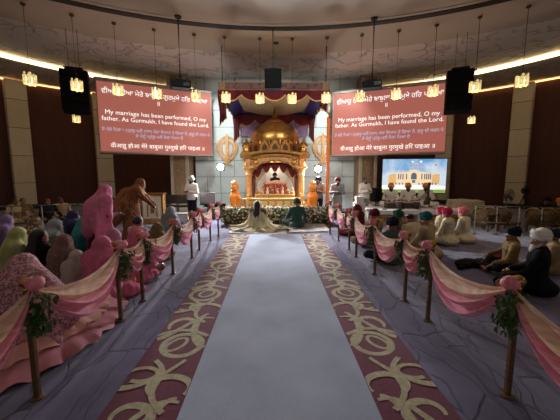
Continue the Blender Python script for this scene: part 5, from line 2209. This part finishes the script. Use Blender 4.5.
def railing(a, b, n, lab, zs=(.9, .72, .5, .28)):
    a, b = Vector(a), Vector(b)
    t = empty('crowd_railing', a, math.atan2(b.y - a.y, b.x - a.x))
    tag(t, lab, 'railing', 'crowd railings')
    ln = (b - a).length
    for i in range(n):
        k = MB()
        x = ln * i / (n - 1)
        k.tube([(x, 0, 0), (x, 0, zs[0])], .026, 8)
        k.lathe([(.08, 0), (.08, .015), (.03, .03)], 12, (x, 0, 0))
        k.build('upright', RAILM, t, smooth='auto')
    for z in zs:
        k = MB()
        k.tube([(0, 0, z), (ln, 0, z)], .024 if z == zs[0] else .014, 8)
        k.build('rail', RAILM, t, smooth=True)


pa, pb_, pc = G(-20, 207, .85), G(38, 206.5, .85), G(122, 203, .85)
railing((pa.x, pa.y, 0), (pc.x, pc.y, 0), 6, 'metal railing behind the seated women on the left', (.85, .66, .46, .26))
pa, pc = G(476, 206, .8), G(590, 208, .8)
railing((pa.x, pa.y, 0), (pc.x, pc.y, 0), 6, 'metal railing behind the guests on the right', (.8, .58, .34))

# ------------------------------------------------------------------ low gilt chairs on the right
CH = mat('gilt_chair_frame', (112, 84, 46), .45, .4, var=.2)
CHS = mat('chair_brocade', (98, 76, 48), .8, var=.3, scale=20, spots=((86, 60, 36), 16.0, .3))


def low_chair():
    t = empty('low_gilt_chair')
    tag(t, '-', 'chair')
    k = MB()
    k.box((0, 0, .24), (.5, .46, .08), bev=.03)
    k.build('seat', CHS, t)
    k = MB()
    circ = [(.24 * math.cos(PI * 2 * i / 24), -.24 - .03 * math.sin(PI * 2 * i / 24), .5 + .22 * math.sin(PI * 2 * i / 24)) for i in range(24)]
    k.tube(circ, .026, 8, closed=True)
    for s in (-1, 1):
        k.tube([(s * .18, -.22, .24), (s * .17, -.24, .36)], .022, 8)
    bf_ = k.build('back_frame', CH, t, smooth=True)
    k = MB()
    k.sphere((0, -.24, .5), (.22, .03, .2), seg=16, rings=8)
    k.build('back_pad', CHS, bf_, smooth=True)
    for sx in (-1, 1):
        for sy in (-1, 1):
            k = MB()
            k.lathe([(.018, 0), (.03, .05), (.022, .12), (.03, .21)], 8, (sx * .21, sy * .19, 0))
            k.build('leg', CH, t, smooth='auto')
    return t


chair0 = None
for px, nm in ((481, 'nearest the draped table'), (491, 'second from the draped table'), (503, 'third from the draped table, left of the camera tripod'), (534, 'just right of the camera tripod'), (549, 'before the man in the grey turban'), (562, 'at the right edge behind the railing')):
    p = seat_at(px, 206 + (1 if px > 520 else 0), .72)
    t = low_chair() if chair0 is None else copy_tree(chair0)
    chair0 = chair0 or t
    t.location = (p.x, p.y - .25, 0)
    t.rotation_euler = (0, 0, face(p, (1, 6)) + PI * .95)
    t['label'] = 'low gilt chair with oval back ' + nm
    t['group'] = 'low gilt chairs behind the right railing'

# ------------------------------------------------------------------ camera tripod and standing fan
p = G(522, 226)
t = empty('camera_tripod', (p.x, p.y, 0), -.5)
tag(t, 'black video camera on a tripod by the right railing', 'camera')
zc_ = D(526, 194, p.y).z
for j in range(3):
    a = j * 2 * PI / 3 + .5
    k = MB()
    k.tube([(.42 * math.cos(a), .42 * math.sin(a), .012), (.04 * math.cos(a), .04 * math.sin(a), zc_ - .12)], [.014, .02], 8)
    k.build('leg', BLACKM, t, smooth='auto')
k = MB()
k.lathe([(.06, zc_ - .14), (.06, zc_ - .08), (.03, zc_ - .05), (.05, zc_ - .02)], 12)
k.tube([(0, -.03, zc_ - .06), (.12, -.4, zc_ - .2)], .012, 6)
k.build('tripod_head', BLACKM, t, smooth='auto')
k = MB()
k.box((0, 0, zc_ + .1), (.14, .34, .18), bev=.02)
k.box((0, .02, zc_ + .23), (.05, .24, .04), bev=.01)
cb_ = k.build('camera_body', BLACK, t)
k = MB()
k.lathe([(.05, 0), (.065, .12), (.06, .16)], 14, M=Matrix.Translation((0, .17, zc_ + .1)) @ Matrix.Rotation(-PI / 2, 4, 'X'))
k.build('lens', BLACKM, cb_, smooth='auto')
p = G(517.5, 227)
zf_ = D(517.5, 197, p.y).z
t = empty('standing_fan', (p.x - .05, p.y + .5, 0), .3)
tag(t, 'grey standing fan before the right stone column, left of the camera', 'fan')
k = MB()
k.lathe([(.2, 0), (.2, .03), (.04, .06)], 18)
k.tube([(0, 0, .04), (0, 0, zf_)], .018, 8)
k.build('stand', IRON, t, smooth='auto')
k = MB()
for r_ in (.06, .12, .18, .23):
    for yy in (-.1, -.02):
        k.tube([(r_ * math.cos(PI * 2 * i / 24), yy + .03 * (r_ / .23) * (1 if yy < -.05 else -1) - .02, zf_ + r_ * math.sin(PI * 2 * i / 24)) for i in range(24)], .005, 5, closed=True)
for i in range(12):
    a = PI * 2 * i / 12
    k.tube([(0, -.13, zf_), (.23 * math.cos(a), -.09, zf_ + .23 * math.sin(a))], .004, 4)
k.build('cage', IRON, t)
for j in range(3):
    k = MB()
    a = j * 2 * PI / 3
    Mr = Matrix.Translation((0, -.075, zf_)) @ Matrix.Rotation(a, 4, 'Y')
    k.grid(4, 4, lambda u, v: (-.05 + .1 * u + .04 * v, .03 * (u - .5), .03 + .17 * v), M=Mr)
    k.build('blade', mat('grey_plastic', (90, 82, 76), .6), t, smooth=True)
k = MB()
k.lathe([(.05, 0), (.06, .06), (.05, .14)], 12, M=Matrix.Translation((0, -.06, zf_)) @ Matrix.Rotation(-PI / 2, 4, 'X'))
k.build('motor', IRON, t, smooth='auto')

# ------------------------------------------------------------------ cabinet, tables and chairs left of the stage
p = G(152, 212, 0)
t = empty('gilded_cabinet', (D(152, 200, 10.3).x, 10.3, 0), .12)
tag(t, 'gilded cabinet with a white pointed arch panel left of the stage', 'cabinet')
WG = mat('white_lacquer', (214, 204, 186), .4, var=.05)
k = MB()
k.box((0, .2, .5), (.72, .4, 1.0), bev=.015)
k.build('body', GILTC, t)
k = MB()
k.box((0, -.01, .56), (.6, .03, .76), 0)
k.build('panel', WG, t)
arc_o = [(-.17, .25), (-.17, .6), (-.13, .72), (0, .84), (.13, .72), (.17, .6), (.17, .25)]
arc_i = [(-.13, .25), (-.13, .58), (-.1, .67), (0, .77), (.1, .67), (.13, .58), (.13, .25)]
k = MB()
k.band(arc_o, arc_i, -.045, -.02)
k.build('arch_moulding', GILT, t)
k = MB()
k.prism([(-.06, .36), (.06, .36), (.06, .56), (0, .64), (-.06, .56)], -.04, -.02)
k.build('inner_arch', GILT, t)
k = MB()
k.box((0, .19, 1.02), (.8, .46, .05), bev=.012)
k.build('top', GILT, t)
for s in (-1, 1):
    k = MB()
    k.lathe([(.03, .0), (.035, .1), (.025, .5), (.035, .9), (.03, .98)], 10, (s * .34, -.03, 0))
    k.build('corner_column', GILT, t, smooth='auto')


def side_chair():
    t = empty('dark_side_chair')
    tag(t, '-', 'chair')
    k = MB()
    k.box((0, 0, .45), (.44, .42, .06), bev=.02)
    k.build('seat', mat('dark_seat', (34, 26, 24), .7), t)
    k = MB()
    k.box((0, -.2, .74), (.42, .04, .34), bev=.015)
    k.build('backrest', mat('dark_stained_wood', (40, 28, 22), .5), t)
    for sx in (-1, 1):
        for sy in (-1, 1):
            k = MB()
            k.box((sx * .19, sy * .18, .32 if sy < 0 else .22), (.035, .035, .62 if sy < 0 else .43))
            k.build('leg', WOOD, t)
    return t


ch0 = None
for px, lab in ((172, 'dark wooden chair just right of the gilded cabinet'), (183.5, 'dark wooden chair behind the man in white shirt, second from the cabinet')):
    p = D(px, 205, 11.8)
    c_ = side_chair() if ch0 is None else copy_tree(ch0)
    ch0 = ch0 or c_
    c_.location = (p.x, 11.8, 0)
    c_.rotation_euler = (0, 0, .3)
    c_['label'] = lab
    c_['group'] = 'dark chairs left of the stage'
p = G(182, 221)
t = empty('white_low_table', (p.x, p.y, 0), .1)
tag(t, 'low white clothed table beside the man in the white shirt', 'table')
k = MB()
k.box((0, 0, .14), (.5, .36, .28), bev=.02)
k.build('cloth_cover', SHEET, t)
k = MB()
k.box((0, 0, .292), (.54, .4, .025), bev=.006)
k.build('top', WPAINT, t)
p = G(197, 219)
t = empty('black_keyboard_case', (D(197, 205, 11.6).x + .7, 11.6, 0))
tag(t, 'long black equipment case on trestle legs right of the man in white shirt', 'case')
k = MB()
k.box((0, 0, .5), (.8, .3, .12), bev=.03)
k.build('case', BLACK, t)
for s in (-1, 1):
    k = MB()
    k.tube([(s * .3, -.12, 0), (s * .3, 0, .45)], .015, 6)
    k.tube([(s * .3, .12, 0), (s * .3, 0, .45)], .015, 6)
    k.build('trestle', BLACKM, t)

# ------------------------------------------------------------------ things on the floor
p = G(478, 266)
bl = Blob()
for i in range(7):
    bl.ell((-.3 + .11 * i, .03 * math.sin(2 * i), .05 + .02 * (i % 2)), (.14, .15, .06), k=.04)
bl.cap((-.2, -.05, .05), (-.5, -.16, .035), .05, .04)
t = blob_obj('folded_jacket', bl, C['black'], None, .016, folds(.012, 1.8), zmin=.004)
t.location = (p.x, p.y, 0)
t.rotation_euler = (0, 0, .1)
t['label'] = 'black jacket lying folded on the carpet left of the olive gold jacket'
t['category'] = 'jacket'
p = G(497, 262)
bl = Blob()
bl.ell((0, 0, .07), (.16, .13, .07)).ell((.08, .03, .1), (.1, .09, .07)).ell((-.1, -.02, .06), (.1, .1, .06))
t = blob_obj('maroon_bundle', bl, C['maroon'], None, .015, folds(.01, 2), zmin=.004)
t.location = (p.x, p.y, 0)
t['label'] = 'maroon cloth bundle beside the black jacket on the right carpet'
t['category'] = 'cloth'
for (px, py), col, lab in (((80, 302), ROSE, 'rose silk bundle on the carpet under the nearest left swag'), ((133, 296), V['pink2'], 'deep pink cloth heap by the second left post'),
                           ((150, 272), cloth('pale_shoe_bag', (178, 160, 148)), 'pale cloth bag on the carpet by the fourth left post')):
    p = G(px, py)
    bl = Blob()
    bl.ell((0, 0, .07), (.18, .16, .09)).ell((.12, .06, .06), (.13, .12, .07)).ell((-.12, .03, .06), (.14, .13, .08))
    t = blob_obj('cloth_bundle', bl, col, None, .016, folds(.012, 1.7, px), zmin=.004)
    t.location = (p.x - .12, p.y + .05, 0)
    tag(t, lab, 'cloth', 'cloth bundles by the left posts')
# ------------------------------------------------------------------ light
def area(name, loc, size, power, col, target=None, spread=PI, shape='DISK'):
    ld = bpy.data.lights.new(name, 'AREA')
    ld.shape = shape
    ld.size = size
    ld.energy = power
    ld.color = col
    ld.spread = spread
    o = bpy.data.objects.new(name, ld)
    COL.objects.link(o)
    o.location = loc
    d = (Vector(target) - Vector(loc)) if target else Vector((0, 0, -1))
    o.rotation_euler = d.to_track_quat('-Z', 'Y').to_euler()
    return o


def spot(name, loc, target, power, angle, col, size=.12, blend=.5):
    ld = bpy.data.lights.new(name, 'SPOT')
    ld.energy = power
    ld.spot_size = R(angle)
    ld.spot_blend = blend
    ld.color = col
    ld.shadow_soft_size = size
    o = bpy.data.objects.new(name, ld)
    COL.objects.link(o)
    o.location = loc
    o.rotation_euler = (Vector(target) - Vector(loc)).to_track_quat('-Z', 'Y').to_euler()
    return o


WARM = (1, .82, .6)
COOL = (.95, .97, 1)
for px, py, yy in ((220.5, 167, 11.7), (318, 169, 11.9)):
    p = D(px, py, yy)
    ld = bpy.data.lights.new('stage_lamp', 'POINT')
    ld.energy = 60
    ld.color = (1, .97, .92)
    ld.shadow_soft_size = .15
    o = bpy.data.objects.new('stage_lamp', ld)
    COL.objects.link(o)
    o.location = (p.x, yy - .16, p.z)
    spot('stage_lamp_beam', (p.x, yy - .16, p.z), (p.x * .5, 4.0, 0), 1100, 140, (.9, .95, 1), .1, .5)
# theatre lamps on the ceiling aimed at the stage
for x in (-4.5, 4.5):
    spot('stage_wash', (x, 3.0, 5.95), (PX, 12.8, 2.6), 1950, 42, (1, .97, .94), .2, .6)
for x in (-2.75, 2.95):
    spot('marble_fill', (x, 12.3, 5.95), (x * .95, 14.6, 2.6), 420, 84, (.97, 1, 1), .15, .8)  # added spots without a visible fixture, to brighten the marble
# unseen spots added overhead to brighten the aisle and the guests beside it
for y, pw in ((-.5, 100), (3.2, 230), (7.0, 820)):
    spot('overhead_fill', (0, y, 6.0), (0, y, 0), pw, 46, COOL, .15, .9)
for x in (-5.5, 5.5):
    for y in (0.5, 6.0):
        spot('overhead_fill', (x, y, 6.0), (x, y, 0), 190, 76, WARM, .2, .9)
for x in (-4.6, 4.6):
    spot('platform_fill', (x, 5.5, 6.0), (x * 1.02, 11.0, .9), 420, 46, (1, .95, .88), .2, .8)  # added fill from no visible source, brightens the cabinet and the musicians
ld = bpy.data.lights.new('pavilion_lamp', 'POINT')
ld.energy = 40
ld.color = (1, .95, .85)
ld.shadow_soft_size = .1
o = bpy.data.objects.new('pavilion_lamp', ld)
COL.objects.link(o)
o.location = (PX, 13.2, 2.3)

w = bpy.data.worlds.new('hall_air')
w.use_nodes = True
w.node_tree.nodes['Background'].inputs[0].default_value = (1, .92, .84, 1)
w.node_tree.nodes['Background'].inputs[1].default_value = .19
SC.world = w
SC.view_settings.view_transform = 'Standard'
SC.view_settings.look = 'None'
SC.view_settings.gamma = 1
SC.view_settings.exposure = 0
